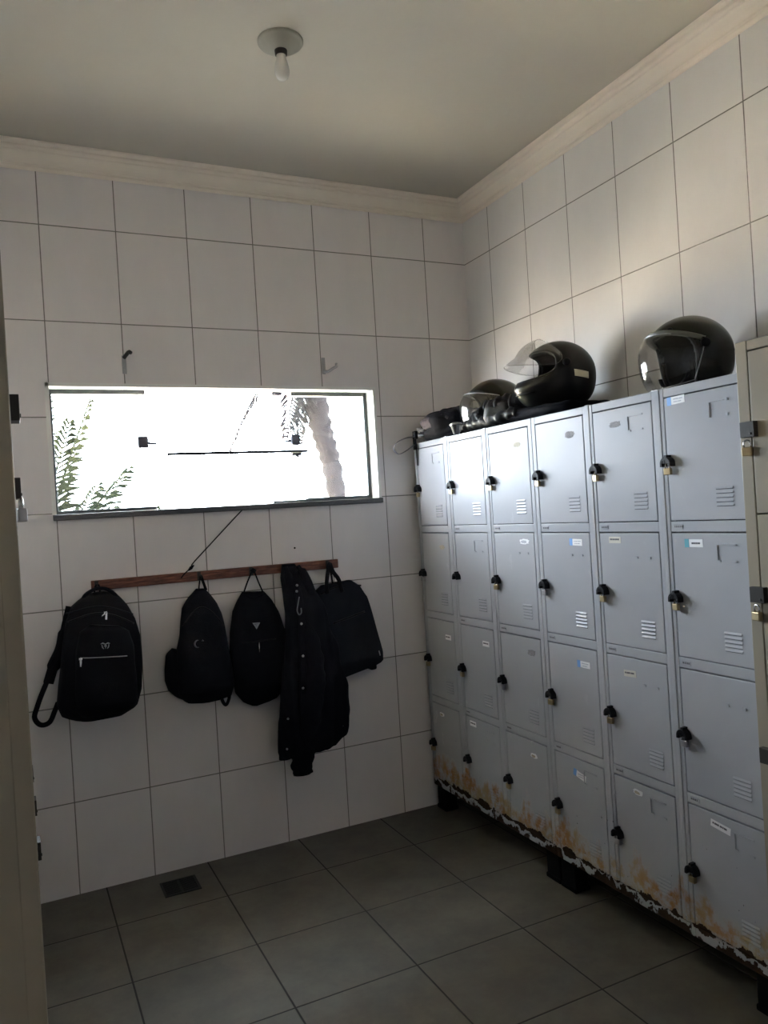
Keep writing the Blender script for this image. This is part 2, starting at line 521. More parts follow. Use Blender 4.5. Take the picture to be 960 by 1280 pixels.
for sx, px in ((1, -1.835), (-1, -1.058)):
    q = MB(); q.box(px-0.024, px+0.024, 0.080, 0.120, 2.016, 2.072)
    q.build('pivot_fitting', M['fitting'], win, bevel=0.006)
    q = MB(); q.tube([(px+sx*0.02, 0.1, 2.040), (px+sx*0.055, 0.1, 2.036), (px+sx*0.066, 0.1, 2.036)], [0.007, 0.005, 0.004])
    q.build('pivot_arm', M['fitting'], win)
q = MB(); q.box(-1.082, -1.028, 0.084, 0.116, 1.960, 1.984); q.box(-1.058, -1.046, 0.08, 0.12, 1.948, 1.96); q.build('glass_lock', M['fitting'], win, bevel=0.004)
q = MB(); q.box(-1.175, -1.118, 0.086, 0.114, zt-0.018, zt-0.002); q.build('top_fitting', M['fitting'], win, bevel=0.003)

# yard outside; unseen block over the ceiling, made tall to shade the palms
q = MB().box(-14, 14, T, 20, -0.25, -0.05)
struct('ground', q, M['ground'])
struct('roof_shade_block', MB().box(XL-T, T, YR-T, T, CEIL+0.15, 6.6), M['roof_shade_block'])

# ================================================================== LOCKERS
XF = -0.42
YC = [-0.062, -0.407, -0.762, -1.120, -1.479, -1.838]
YE = [-0.344, -0.706, -1.066, -1.422, -1.781, -2.141]
ZB = [1.548, 1.088, 0.628, 0.172]
ZT = [1.965, 1.508, 1.048, 0.588]

def locker_bank(cols, ya, yb, label):
    root = thing('locker_bank', (-0.21, (ya+yb)/2, 0.0), label, 'locker')
    z0, z1 = 0.128, 1.997
    q = MB()                                      # carcass: sides, back, top, bottom, shelves
    q.box(XF+0.004, -0.004, ya-0.001, ya-0.014, z0, z1-0.002); q.box(XF+0.004, -0.004, yb+0.001, yb+0.014, z0, z1-0.002)
    q.box(-0.016, -0.004, ya-0.014, yb+0.014, z0, z1-0.002)
    q.box(XF+0.004, -0.004, ya-0.001, yb+0.001, z1-0.012, z1)
    q.box(XF+0.004, -0.004, ya-0.001, yb+0.001, z0, z0+0.012)
    q.build('carcass', M['paint'], root)
    for z in ZB[:3]:
        q = MB(); q.box(XF+0.026, -0.016, ya-0.014, yb+0.014, z-0.030, z-0.010); q.build('shelf', M['inside_shade'], root)
    q = MB()                                      # front frame: posts and rails
    edges = [ya] + [c for c in cols] + [yb]
    posts = []
    lo = ya
    for k in cols:
        posts.append((lo, YC[k] + 0.0015)); lo = YE[k] - 0.0015
    posts.append((lo, yb))
    for (a, b) in posts:
        q.box(XF, XF+0.028, a, b, z0, z1)
        mid = (a+b)/2
        if abs(a-b) > 0.03: q.box(XF-0.0025, XF+0.01, mid+0.011, mid-0.011, z0+0.004, z1+0.0025)
    for k in cols:
        zs = [(z1, ZT[0]+0.002)] + [(ZB[i]-0.002, ZT[i+1]+0.002) for i in range(3)] + [(ZB[3]-0.002, z0)]
        for (a, b) in zs: q.box(XF+0.001, XF+0.026, YC[k]+0.002, YE[k]-0.002, b, a)
    q.build('front_frame', M['paint'], root, bevel=0.0025)
    for (yy, xx) in ((ya-0.05, -0.37), (yb+0.05, -0.37), (ya-0.05, -0.06), (yb+0.05, -0.06)):
        q = MB(); q.box(xx-0.035, xx+0.035, yy-0.045, yy+0.045, 0.016, 0.130); q.box(xx-0.040, xx+0.040, yy-0.048, yy+0.048, 0, 0.02)
        q.build('foot', M['foot'], root, bevel=0.004)
    return root

def door_meshes():
    h = ZT[0]-ZB[0]
    return h

def card_holder(d, y, z, wd, ht, kind):
    x = XF
    if kind == 1:
        q = MB(); q.box(x-0.0025, x, y-0.008, y-wd+0.01, z-0.002, z); q.build('card_holder_edge', M['paint'], d)
        q = MB(); q.box(x-0.004, x, y, y-0.005, z-ht, z-0.004); q.build('card_holder_edge', M['paint'], d)
        for zz in (z-0.002, z-ht+0.002):
            q = MB(); q.box(x-0.004, x, y-wd+0.008, y-wd, zz-0.004, zz+0.004); q.build('card_holder_tab', M['palelettering'], d)
        return
    if kind == 2:
        for yy in (y, y-wd+0.013):
            q = MB(); q.box(x-0.0035, x, yy, yy-0.013, z-ht-0.003, z-ht+0.004); q.build('card_holder_tab', M['paint'], d)
        return
    q = MB()
    q.box(x-0.0035, x, y, y-wd, z, z+0.0035); q.box(x-0.0035, x, y, y-0.004, z-ht, z+0.001); q.box(x-0.0035, x, y-0.003, y-0.014, z-ht-0.003, z-ht+0.002)
    q.build('card_holder', M['paint'], d)
    q = MB(); q.box(x-0.0035, x, y-wd+0.016, y-wd, z-ht-0.003, z-ht+0.002); q.build('card_holder_tab', M['paint'], d)

def hasp(q, y, z, full=True):
    xb, xf = XF+0.0005, XF-0.026
    n = 14
    ro, ri = 0.0225, 0.0125
    vs, fs = [], []
    for k in range(n+1):
        a = PI*k/n
        for r_ in (ro, ri):
            for x in (xb, xf): vs.append((x, y+r_*math.cos(a), z+r_*math.sin(a)))
    for k in range(n):
        o = 4*k
        fs += [(o, o+1, o+5, o+4), (o+2, o+6, o+7, o+3), (o+1, o+3, o+7, o+5), (o, o+4, o+6, o+2)]
    fs += [(0, 2, 3, 1), (4*n, 4*n+1, 4*n+3, 4*n+2)]
    q.add(vs, fs)
    for sgn in (1, -1): q.box(xf, xb, y+sgn*0.0125, y+sgn*0.0225, z-0.010, z+0.001)
    if full:
        vs = [(x, y+0.014*math.cos(PI*k/n), z+0.014*math.sin(PI*k/n)) for x in (xf+0.001, xf+0.005) for k in range(n+1)]
        k = n+1
        fs = [tuple(range(k)), tuple(range(2*k-1, k-1, -1))] + [(i, k+i, k+i+1, i+1) for i in range(k-1)] + [(k-1, 2*k-1, k, 0)]
        q.add(vs, fs)
        q.box(xf+0.001, xb, y-0.004, y+0.004, z+0.0, z+0.012)
    q.box(xf+0.004, xb, y-0.006, y+0.006, z+0.020, z+0.029)

STICK = {  # (column, row): (kind, y, z, tilt)
 (2,0): ('residue', -0.982, 1.895, 0.0), (3,0): ('grey', -1.340, 1.899, 0.05), (4,0): ('smear', -1.599, 1.905, 0.05), (5,0): ('blue', -1.896, 1.951, 0.03),
 (0,1): ('residue', -0.273, 1.433, 0.0), (1,1): ('none', 0, 0, 0), (2,1): ('oval', -0.997, 1.470, 0.0), (3,1): ('blue', -1.344, 1.470, -0.03), (4,1): ('beige', -1.562, 1.481, 0.0), (5,1): ('teal', -1.936, 1.473, 0.0),
 (0,2): ('white', -0.282, 0.963, 0.0), (1,2): ('white', -0.638, 0.975, 0.0), (2,2): ('grey', -1.0, 0.983, 0.0), (3,2): ('blue', -1.347, 0.983, 0.0), (4,2): ('beige', -1.599, 0.989, 0.05),
 (0,3): ('torn', -0.164, 0.538, -0.2), (1,3): ('white', -0.476, 0.556, 0.0), (2,3): ('torn', -0.972, 0.524, -0.15), (3,3): ('bluetilt', -1.281, 0.523, -0.22), (4,3): ('torn', -1.603, 0.552, -0.05), (5,3): ('white', -1.971, 0.550, -0.12)}
HOLD = {(5,0): 1, (4,0): 0, (3,1): 2, (4,1): 2, (5,1): 0, (2,1): 2, (1,1): 0, (4,2): 2, (5,2): 2, (1,3): 0, (4,3): 0, (5,3): 0, (0,0): 0, (3,3): 0}

def rect_on_door(q, y, z, wd, ht, tilt, x0=0.0, dx=0.0012):
    ca, sa = math.cos(tilt), math.sin(tilt)
    q.obox((XF-dx/2-x0, y, z), (1,0,0), (0,-ca,sa), (0,sa,ca), dx/2+0.0002, wd/2, ht/2)

def blotch(q, y, z, wd, ht, seed, x0=0.0):
    r_ = random.Random(seed)
    n = 22
    vs = [(XF-0.0014-x0, y, z)]
    for k in range(n):
        a = 2*PI*k/n
        f = 0.78 + 0.3*r_.random()
        vs.append((XF-0.0012-x0, y+spow(math.cos(a), .7)*wd/2*f, z+spow(math.sin(a), .7)*ht/2*f))
    q.add(vs, [(0, 1+k, 1+(k+1) % n) for k in range(n)])
    o = [(XF+0.0005, v[1], v[2]) for v in vs[1:]]
    q.add(vs[1:]+o, [(k, n+k, n+(k+1) % n, (k+1) % n) for k in range(n)])

ORD = ['first', 'second', 'third', 'fourth', 'fifth', 'sixth']
ROWN = ['top', 'second-row', 'third-row', 'bottom']

def make_door(root, c, r):
    y0, y1, z0, z1 = YC[c], YE[c], ZB[r], ZT[r]
    q = MB()
    q.box(XF-0.0005, XF+0.014, y0-0.0022, y1+0.0008, z0+0.0008, z1-0.0018)
    d = q.build('door', M['paint'], root, bevel=0.0022)
    # louvres: five little pressed hoods over dark slits
    ly0, lz = y1+0.108, z0+0.045
    lv = MB()
    for k in range(5):
        z = lz + k*0.0135
        for a, b in ((0, 1),):
            vs = []
            for yy in (ly0, ly0-0.066):
                vs += [(XF, yy, z+0.0085), (XF-0.0032, yy, z+0.001), (XF-0.0032, yy, z-0.0005), (XF+0.0005, yy, z+0.0015)]
            lv.add(vs, [(0,1,5,4), (1,2,6,5), (2,3,7,6), (0,3,2,1), (4,5,6,7)])
    lv.build('louvre_vent', M['paint'], d)
    sl = MB()
    for k in range(5): sl.box(XF-0.0012, XF+0.001, ly0-0.001, ly0-0.065, lz+k*0.0135-0.0022, lz+k*0.0135+0.0008)
    tag(sl.build('vent_slits', M['inside_shade'], d))
    if (c, r) in HOLD:
        card_holder(d, y1+0.118, z1-0.040, 0.075, 0.050, HOLD[(c, r)])
    q = MB()
    hasp(q, y0-0.013 if c else y0-0.006, (1.742, 1.284, 0.822, 0.362)[r], (c, r) != (1, 1))
    q.build('hasp', M['blackp'], d, bevel=0.0015)
    kd, sy, sz, tl = STICK.get((c, r), ('none', 0, 0, 0))
    if kd in ('blue', 'teal', 'bluetilt'):
        q = MB(); rect_on_door(q, sy, sz, 0.066, 0.026, tl)
        s_ = tag(q.build('sticker', M['sticker'], d), 'white name sticker with a ' + ('teal' if kd == 'teal' else 'blue') + ' square at its left end')
        q = MB(); ca, sa = math.cos(tl), math.sin(tl)
        rect_on_door(q, sy+0.033*ca, sz-0.033*sa, 0.018, 0.028, tl, 0.0004)
        q.build('sticker_square', M['teal'] if kd == 'teal' else M['blue'], d)
        q = MB()
        ln = [(-0.006, 0.004, 0.036, 0.0035), (-0.004, -0.005, 0.030, 0.003)] if kd != 'teal' else [(-0.006, 0.0, 0.034, 0.006)]
        r_ = random.Random(c*7+r)
        for (u, v, wd, ht) in ln:
            x = -wd/2
            while x < wd/2:
                l_ = 0.0025+0.003*r_.random()
                uu = u - x
                rect_on_door(q, sy+uu*ca+v*sa*-0, sz-uu*sa*-1*0+v-uu*sa*-0, l_, ht, tl, 0.0006)
                x += l_+0.0012
        q.build('sticker_lettering', M['palelettering'] if kd != 'teal' else M['ink'], d)
    elif kd in ('white', 'beige'):
        wd, ht = (0.056, 0.026) if kd == 'white' else (0.062, 0.024)
        if (c, r) == (5, 3): wd, ht = 0.078, 0.024
        q = MB(); rect_on_door(q, sy, sz, wd, ht, tl)
        q.build('sticker', M['sticker'] if kd == 'white' else M['beige_sticker'], d)
        q = MB(); r_ = random.Random(c*11+r)
        x = -wd*0.36
        while x < wd*0.36:
            l_ = 0.003+0.004*r_.random()
            rect_on_door(q, sy-x, sz+x*math.tan(tl)+0.002, l_, 0.006, tl, 0.0006); x += l_+0.0015
        q.build('sticker_lettering', M['ink'], d)
    elif kd in ('residue', 'oval', 'smear', 'grey', 'torn'):
        q = MB()
        wd, ht = {'residue': (0.055, 0.024), 'oval': (0.07, 0.024), 'smear': (0.062, 0.024), 'grey': (0.062, 0.028), 'torn': (0.05, 0.022)}[kd]
        blotch(q, sy, sz, wd, ht, c*13+r)
        q.build('label_residue', M['grey_residue'] if kd in ('grey', 'smear') else (M['sticker'] if kd in ('oval', 'torn') else M['residue']), d)
        if kd in ('oval', 'torn'):
            q = MB(); blotch(q, sy+0.004, sz-0.002, wd*0.6, ht*0.55, c*17+r, 0.0006)
            q.build('label_stain', M['residue'] if kd == 'torn' else M['palelettering'], d)
    return d

bank1 = locker_bank([0, 1, 2], -0.030, -1.0915, 'grey steel locker bank in the corner against the tiled back wall')
bank2 = locker_bank([3, 4, 5], -1.0935, -2.156, 'grey steel locker bank with rust-stained bottom doors, standing next to the beige locker')
for c in range(6):
    for r in range(4): make_door(bank1 if c < 3 else bank2, c, r)
# little plates on the rails
for c in range(6):
    for r in range(3):
        if c == 0: continue
        z = (ZB[r]+ZT[r+1])/2
        q = MB(); q.box(XF-0.001, XF+0.002, YC[c]-0.012, YC[c]-0.050, z-0.007, z+0.007)
        b = bank1 if c < 3 else bank2
        p = q.build('rail_plate', M['paint'], b, bevel=0.001)
        q = MB(); x = YC[c]-0.016
        r_ = random.Random(c*5+r)
        while x > YC[c]-0.046:
            l_ = 0.003+0.004*r_.random(); q.box(XF-0.0014, XF, x, x-l_, z-0.003, z+0.0035); x -= l_+0.002
        q.build('plate_marks', M['ink'], p)

# padlocks hanging in the hasps
def padlock(loc, label, body_mat, rz=0.0, sc=1.0, group='padlocks on the grey lockers', proto=[]):
    root = thing('padlock', loc, label, 'padlock', group, rz)
    key = body_mat.name
    for k, b, s_ in proto:
        if k == key:
            for src in (b, s_):
                o = src.copy(); COL.objects.link(o); o.parent = root
            root.scale = (sc, sc, sc)
            return root
    q = MB()
    q.box(-0.007, 0.007, -0.013, 0.013, -0.026, -0.003)
    b = q.build('body', body_mat, None, bevel=0.0025, segs=3); b.parent = root
    q = MB()
    pts = [(0, -0.0085, -0.006), (0, -0.0085, 0.006)] + [(0, -0.0085*math.cos(PI*k/10), 0.006+0.0085*math.sin(PI*k/10)) for k in range(1, 10)] + [(0, 0.0085, 0.006), (0, 0.0085, -0.006)]
    q.tube(pts, 0.0024, 8)
    s_ = q.build('shackle', M['steel'], None); s_.parent = root
    root.scale = (sc, sc, sc)
    proto.append((key, b, s_))
    return root

for c in range(6):
    for r in range(4):
        if (c, r) == (1, 1): continue
        y = YC[c]-0.013 if c else YC[c]-0.006
        z = (1.742, 1.284, 0.822, 0.362)[r]
        mt = M['brass'] if (c + r) % 3 != 1 or r == 0 else M['grey_steel']
        nm = 'brass' if mt is M['brass'] else 'grey'
        lab = f'{nm} padlock on the {ROWN[r]} door, {ORD[c]} grey locker column from the back wall'
        padlock((XF-0.0125, y, z-0.012), lab, mt, rz=0.12*((c*3+r*5) % 4 - 1.5))

# beige locker at the right edge
def beige_locker(ya, yb, xf, xb, sgn, rows, ncol, name_label, ztop, post, railz, haspz, only=None, flush=1.0):
    root = thing('steel_locker', ((xf+xb)/2, (ya+yb)/2, 0), name_label, 'locker')
    t = 0.012
    z0 = 0.12
    q = MB()
    q.box(xf+sgn*0.004, xb, ya, ya-t, z0, ztop-0.002); q.box(xf+sgn*0.004, xb, yb, yb+t, z0, ztop-0.002)
    q.box(xb-sgn*t, xb, ya-t, yb+t, z0, ztop-0.002)
    q.box(xf+sgn*0.004, xb, ya, yb, ztop-t, ztop); q.box(xf+sgn*0.004, xb, ya, yb, z0, z0+t)
    q.build('carcass', M['beige'], root, bevel=0.002)
    q = MB()
    cw = (ya-yb-post)/ncol
    for k in range(ncol+1): q.box(xf, xf+sgn*0.026, ya-k*cw, ya-k*cw-post, z0, ztop)
    for k in range(ncol):
        a, b = ya-k*cw-post, ya-(k+1)*cw
        q.box(xf+sgn*0.001, xf+sgn*0.025, a, b, ztop-0.030, ztop)
        q.box(xf+sgn*0.001, xf+sgn*0.025, a, b, z0, z0+0.035)
    q.build('front_frame', M['beige'], root, bevel=0.0025)
    zs = [ztop-0.032] + railz + [z0+0.037]
    n = 0
    for k in range(ncol):
        a, b = ya-k*cw-post-0.003, ya-(k+1)*cw+0.003
        for i in range(len(zs)-1):
            q = MB(); q.box(xf, xf+sgn*0.016, a, b, zs[i]-0.002, zs[i+1]+0.002)
            d = q.build('door', M['beige'], root, bevel=0.002)
            hz = haspz[i] if (k, i) != (3, 0) or only is None else 1.738
            if only is not None and (k, i) not in only: hz = None
            hy = a+0.004
            q = MB()
            if hz: q.box(xf-sgn*0.018, xf+sgn*0.001, hy-0.024, hy+0.024, hz-0.022, hz+0.024)
            if hz: q.tube([(xf-sgn*0.020, hy-0.012, hz-0.012), (xf-sgn*0.018, hy-0.012, hz-0.012)], 0.004)
            if hz: q.build('hasp', M['darksteel'], d, bevel=0.003)
            lv = MB()
            for j in range(5):
                lv.box(xf-sgn*0.005*flush, xf+sgn*0.001, b+0.12, b+0.05, zs[i+1]+0.05+j*0.0135, zs[i+1]+0.055+j*0.0135)
            lv.build('louvre_vent', M['beige'], d, bevel=0.0015)
    for yy in (ya-0.06, yb+0.06):
        for xx in (xf+sgn*0.05, xb-sgn*0.05):
            q = MB(); q.box(xx-0.03, xx+0.03, yy-0.03, yy+0.03, 0.0, z0+0.002); q.build('foot', M['foot'], root, bevel=0.004)
    return root

BY = -2.159
beige_locker(BY, BY-0.76, -0.45, -0.004, 1, 4, 2, 'beige steel locker at the right edge, taller than the grey banks beside it', 2.08, 0.040,
             [1.565, 1.085, 0.605], [1.815, 1.325, 0.845, 0.365])
padlock((-0.459, BY-0.030, 1.768), 'brass padlock on the top door of the beige locker', M['brass'], 0.3, 1.15, group='padlocks on the beige lockers')
padlock((-0.459, BY-0.030, 1.278), 'brass padlock on the second door down of the beige locker', M['brass'], -0.2, 1.15, group='padlocks on the beige lockers')

# locker along the left wall: end panel towards the camera
LX = -2.433
beige_locker(-0.85, -2.62, LX, XL+0.004, -1, 4, 5, 'dark brown-beige steel locker along the left wall, showing its end panel', 2.035, 0.035,
             [1.585, 1.10, 0.62], [1.862, 1.33, 0.825, 0.37], only={(4, 0), (0, 2), (1, 2), (2, 2), (3, 0)}, flush=0.2)
padlock((LX+0.016, -1.937, 1.700), 'steel padlock sticking out past the front edge of the locker along the left wall', M['grey_steel'], 0.2, 1.3, group='padlocks on the beige lockers')

# ================================================================== COAT RAIL
rail = thing('coat_rail', (-1.512, 0, 1.38), 'red-brown wooden coat rail screwed to the tiles below the window', 'coat rail')
q = MB(); q.box(-2.120, -0.905, -0.024, -0.001, 1.359, 1.404)
q.build('board', M['wood'], rail, bevel=0.003)
HK = [-2.098, -1.632, -1.375, -1.185, -0.968]
for x in HK:
    q = MB()
    q.box(x-0.008, x+0.008, -0.029, -0.023, 1.360, 1.402)
    q.tube(catmull([(x, -0.027, 1.372), (x, -0.045, 1.366), (x, -0.060, 1.374), (x, -0.064, 1.392)], 5), 0.004)
    q.build('hook', M['darksteel'], rail)

# wire tied between window and rail
q = MB()
pts = catmull([(-1.372, -0.020, 1.712), (-1.44, -0.012, 1.648), (-1.55, -0.011, 1.544), (-1.652, -0.014, 1.448), (-1.668, -0.03, 1.428), (-1.700, -0.030, 1.400), (-1.718, -0.028, 1.380)], 8)
q.tube(pts, 0.0028, 6)
for k in range(3):
    a = [(-1.664+0.009*math.cos(t*PI/5)-0.004*k, -0.026-0.009*math.sin(t*PI/5), 1.430-0.006*k+0.004*math.cos(t*PI/5)) for t in range(10)]
    q.tube(a, 0.0035, 6, closed=True)
tag(q.build('wire', M['webbing']), 'thin dark wire running slantwise from the window sill to a knot at the wooden rail', 'wire')

# ================================================================== BAGS ON THE RAIL
class Pillow:
    """a stuffed bag against the wall: outline left/right against height, depth against height"""
    def __init__(s, L, Rr, depth, back=0.012, n=3.2, wob=0.006, seed=0, fold=0.0):
        s.L = sorted([(z, x) for x, z in L], reverse=True)
        s.R = sorted([(z, x) for x, z in Rr], reverse=True)
        s.D = sorted(depth, reverse=True)
        s.back, s.n, s.wob, s.seed, s.fold = back, n, wob, seed, fold
        s.zt = min(s.L[0][0], s.R[0][0]); s.zb = max(s.L[-1][0], s.R[-1][0])
    def sec(s, z):
        # bottom and top tilt: interpolate each side over its own range
        t = (s.zt - z)/(s.zt - s.zb)
        zl = s.L[0][0] + (s.L[-1][0]-s.L[0][0])*t
        zr = s.R[0][0] + (s.R[-1][0]-s.R[0][0])*t
        return lerp_tab(s.L, zl), lerp_tab(s.R, zr), zl, zr, lerp_tab(s.D, z)
    def front(s, x, z):
        xl, xr, zl, zr, d = s.sec(z)
        u = max(-1, min(1, (x-(xl+xr)/2)/((xr-xl)/2)))
        return -(s.back + d*0.5 + d*0.5*(1-abs(u)**s.n)**(1/s.n))
    def disp(s, p):
        q = noise.noise(Vector((p[0]*9+s.seed, p[1]*9, p[2]*7)))
        q2 = noise.noise(Vector((p[0]*26+s.seed, p[1]*20, p[2]*9+3)))
        return s.wob*q + s.fold*q2
    def mesh(s, nz=44, na=44):
        mb = MB(); vs = []
        for i in range(nz+1):
            z = s.zt + (s.zb-s.zt)*i/nz
            xl, xr, zl, zr, d = s.sec(z)
            cxx, hw = (xl+xr)/2, (xr-xl)/2
            for j in range(na):
                a = 2*PI*j/na
                u, v = spow(math.cos(a), 2/s.n), spow(math.sin(a), 2/s.n)
                x = cxx + hw*u
                y = -(s.back + d*0.5 + d*0.5*v)
                zz = (zl+zr)/2 + (zr-zl)/2*u
                k = s.disp((x, y, zz))
                if v > -0.5: y -= k
                x += k*0.6*u
                vs.append((x, min(y, -0.004), zz))
        fs = []
        for i in range(nz):
            for j in range(na):
                fs.append((i*na+j, i*na+(j+1) % na, (i+1)*na+(j+1) % na, (i+1)*na+j))
        fs.append(tuple(range(na))); fs.append(tuple(nz*na+j for j in range(na))[::-1])
        mb.add(vs, fs, True)
        return mb
    def line(s, pts, off=0.002):
        return [(x, s.front(x, z)-off-s.disp((x, s.front(x, z), z)), z) for x, z in pts]

def arc(x0, x1, z0, z1, n=16, drop=0.0):
    return [(x0+(x1-x0)*k/n, z0+(z1-z0)*k/n + drop*math.sin(PI*k/n)) for k in range(n+1)]

# --- big backpack, left
bp = thing('backpack', (-2.11, 0, 0.79), 'large black backpack with silver zips hanging at the left end of the wooden rail', 'backpack', 'bags hanging on the wooden rail')
P1 = Pillow([(-2.117,1.352),(-2.165,1.338),(-2.212,1.302),(-2.243,1.235),(-2.258,1.150),(-2.272,1.065),(-2.290,0.963),(-2.300,0.883),(-2.282,0.831),(-2.209,0.797)],
            [(-2.060,1.352),(-2.015,1.338),(-1.975,1.285),(-1.950,1.225),(-1.935,1.144),(-1.934,1.043),(-1.940,0.910),(-1.966,0.833),(-2.039,0.796),(-2.144,0.790)],
            [(1.352,0.05),(1.33,0.09),(1.28,0.135),(1.20,0.165),(1.0,0.19),(0.86,0.19),(0.81,0.16),(0.785,0.07)], n=3.4, seed=1)
P1.mesh().build('main_compartment', M['nylon'], bp)
PF = Pillow([(-2.15,1.225),(-2.195,1.20),(-2.215,1.12),(-2.225,1.0),(-2.235,0.87),(-2.21,0.828),(-2.16,0.815)],
            [(-2.02,1.205),(-1.985,1.18),(-1.968,1.11),(-1.965,1.0),(-1.968,0.875),(-1.985,0.83),(-2.05,0.812)],
            [(1.215,0.165),(1.19,0.19),(1.10,0.212),(0.95,0.228),(0.86,0.222),(0.812,0.17)], n=4.5, seed=4)
PF.mesh(30, 40).build('front_pocket', M['nylon'], bp)
q = MB(); q.tube(catmull(P1.line(arc(-2.235, -1.962, 1.240, 1.205, 14, 0.045), 0.001), 2), 0.0035, 6)
q.build('main_zip', M['blackp'], bp)
q = MB(); q.tube(P1.line(arc(-2.235, -1.962, 1.275, 1.245, 14, 0.035), 0.0), 0.006, 6, flat=0.6)
q.build('top_flap', M['nylon3'], bp)
q = MB(); q.tube(PF.line(arc(-2.199, -2.008, 1.092, 1.076, 10), 0.002), 0.0022, 6)
tag(q.build('pocket_zip', M['grey_steel'], bp), 'silver zip across the front pocket')
def pull(x, z, pil, tilt=0.0, ln=0.034):
    q = MB(); y = pil.front(x, z)-0.008
    q.obox((x+tilt*ln/2, y, z-ln/2), (1,0,tilt*-1), (0,1,0), (tilt,0,1), 0.0045, 0.002, ln/2)
    q.obox((x, y, z), (1,0,0), (0,1,0), (0,0,1), 0.007, 0.004, 0.005)
    return q
pull(-2.198, 1.088, PF).build('zip_pull', M['steel'], bp, bevel=0.001)
pull(-2.080, 1.268, P1, 0.1, 0.04).build('zip_pull', M['steel'], bp, bevel=0.001)
q = MB(); y = P1.front(-2.09, 1.262)-0.006; q.tube([(-2.098, y, 1.252), (-2.085, y-0.003, 1.262), (-2.074, y, 1.272)], 0.0035)
q.build('zip_slider', M['steel'], bp)
q = MB(); y = PF.front(-2.095, 1.128)-0.004    # winged crest
q.tube([(-2.114, y, 1.141), (-2.106, y, 1.144), (-2.095, y, 1.138), (-2.084, y, 1.142), (-2.076, y, 1.139)], [0.001, 0.003, 0.002, 0.003, 0.001], 6)
q.tube([(-2.109, y, 1.136), (-2.108, y, 1.126), (-2.102, y, 1.118), (-2.095, y, 1.115), (-2.088, y, 1.118), (-2.082, y, 1.126), (-2.081, y, 1.136)], 0.0018, 6)
q.tube([(-2.101, y, 1.131), (-2.089, y, 1.130)], 0.002, 6); q.tube([(-2.095, y, 1.136), (-2.095, y, 1.120)], 0.0018, 6)
q.build('emblem', M['grey_steel'], bp)
q = MB(); q.tube(catmull([(-2.165, -0.055, 1.318), (-2.150, -0.085, 1.350), (-2.105, -0.100, 1.372), (-2.055, -0.095, 1.362), (-2.015, -0.080, 1.320), (-2.005, -0.075, 1.290)], 6), 0.012, 8, flat=0.5)
q.build('carry_handle', M['nylon3'], bp)
q = MB(); q.tube(catmull([(-2.110, -0.030, 1.345), (-2.108, -0.050, 1.372), (-2.098, -0.062, 1.388), (-2.088, -0.050, 1.372), (-2.086, -0.030, 1.345)], 6), 0.005, 6)
q.build('hang_loop', M['webbing'], bp)
q = MB(); q.tube(catmull([(-2.215, -0.05, 1.30), (-2.243, -0.06, 1.20), (-2.262, -0.06, 1.12), (-2.300, -0.060, 1.045), (-2.325, -0.060, 0.975)], 6), [0.02]*7+[0.028]*12+[0.022]*6, 8, flat=0.45, up=(0,1,0))
q.build('shoulder_strap', M['nylon'], bp)
q = MB(); q.tube(catmull([(-2.322, -0.060, 1.0), (-2.352, -0.055, 0.935), (-2.374, -0.05, 0.880), (-2.388, -0.05, 0.832), (-2.366, -0.05, 0.797), (-2.330, -0.055, 0.803), (-2.306, -0.06, 0.850), (-2.290, -0.06, 0.885)], 6), 0.011, 8, flat=0.25, up=(0,1,0))
q.build('strap_tail', M['webbing'], bp)
q = MB(); q.tube(P1.line([(-2.262, 1.06), (-2.268, 1.02), (-2.272, 0.98)], -0.02), 0.004, 6); q.build('side_zip', M['grey_steel'], bp)

# --- sling-shaped backpack
bp = thing('backpack', (-1.65, 0, 0.78), 'slim black backpack with a crescent mark and side bottle pocket, second bag on the rail', 'backpack', 'bags hanging on the wooden rail')
P2 = Pillow([(-1.650,1.323),(-1.697,1.283),(-1.727,1.240),(-1.742,1.180),(-1.752,1.109),(-1.772,1.035),(-1.782,0.911),(-1.775,0.844),(-1.742,0.801),(-1.695,0.786)],
            [(-1.612,1.320),(-1.585,1.290),(-1.560,1.250),(-1.545,1.200),(-1.535,1.135),(-1.522,1.002),(-1.512,0.860),(-1.525,0.798),(-1.609,0.781),(-1.662,0.782)],
            [(1.323,0.03),(1.29,0.07),(1.2,0.11),(1.0,0.15),(0.86,0.155),(0.80,0.12),(0.78,0.05)], n=2.7, seed=11, fold=0.003)
P2.mesh().build('main_compartment', M['nylon2'], bp)
PS = Pillow([(-1.785,1.055),(-1.815,1.030),(-1.826,0.960),(-1.828,0.905),(-1.815,0.860),(-1.780,0.825),(-1.735,0.800)],
            [(-1.720,1.030),(-1.715,1.0),(-1.71,0.95),(-1.705,0.90),(-1.70,0.86),(-1.70,0.82),(-1.705,0.796)],
            [(1.05,0.07),(1.0,0.09),(0.9,0.10),(0.83,0.09),(0.80,0.05)], n=2.6, seed=15)
PS.mesh(24, 28).build('side_pocket', M['nylon2'], bp)
q = MB(); y = P2.front(-1.682, 1.078)-0.006
q.tube([(-1.683+0.015*math.cos(a), y, 1.077+0.017*math.sin(a)) for a in [R(75+k*21) for k in range(11)]], [0.0008, 0.002, 0.003, 0.0038, 0.004, 0.004, 0.004, 0.0036, 0.003, 0.002, 0.0008], 6)
q.build('emblem', M['greyweb'], bp)
q = MB(); y = P2.front(-1.66, 1.088)-0.005; q.tube([(-1.664, y, 1.086), (-1.660, y, 1.093), (-1.656, y, 1.086)], 0.0016, 6); q.build('emblem_star', M['greyweb'], bp)
q = MB(); q.tube(P2.line(arc(-1.738, -1.549, 1.16, 1.14, 12, 0.09), 0.0), 0.003, 6); q.build('main_zip', M['blackp'], bp)
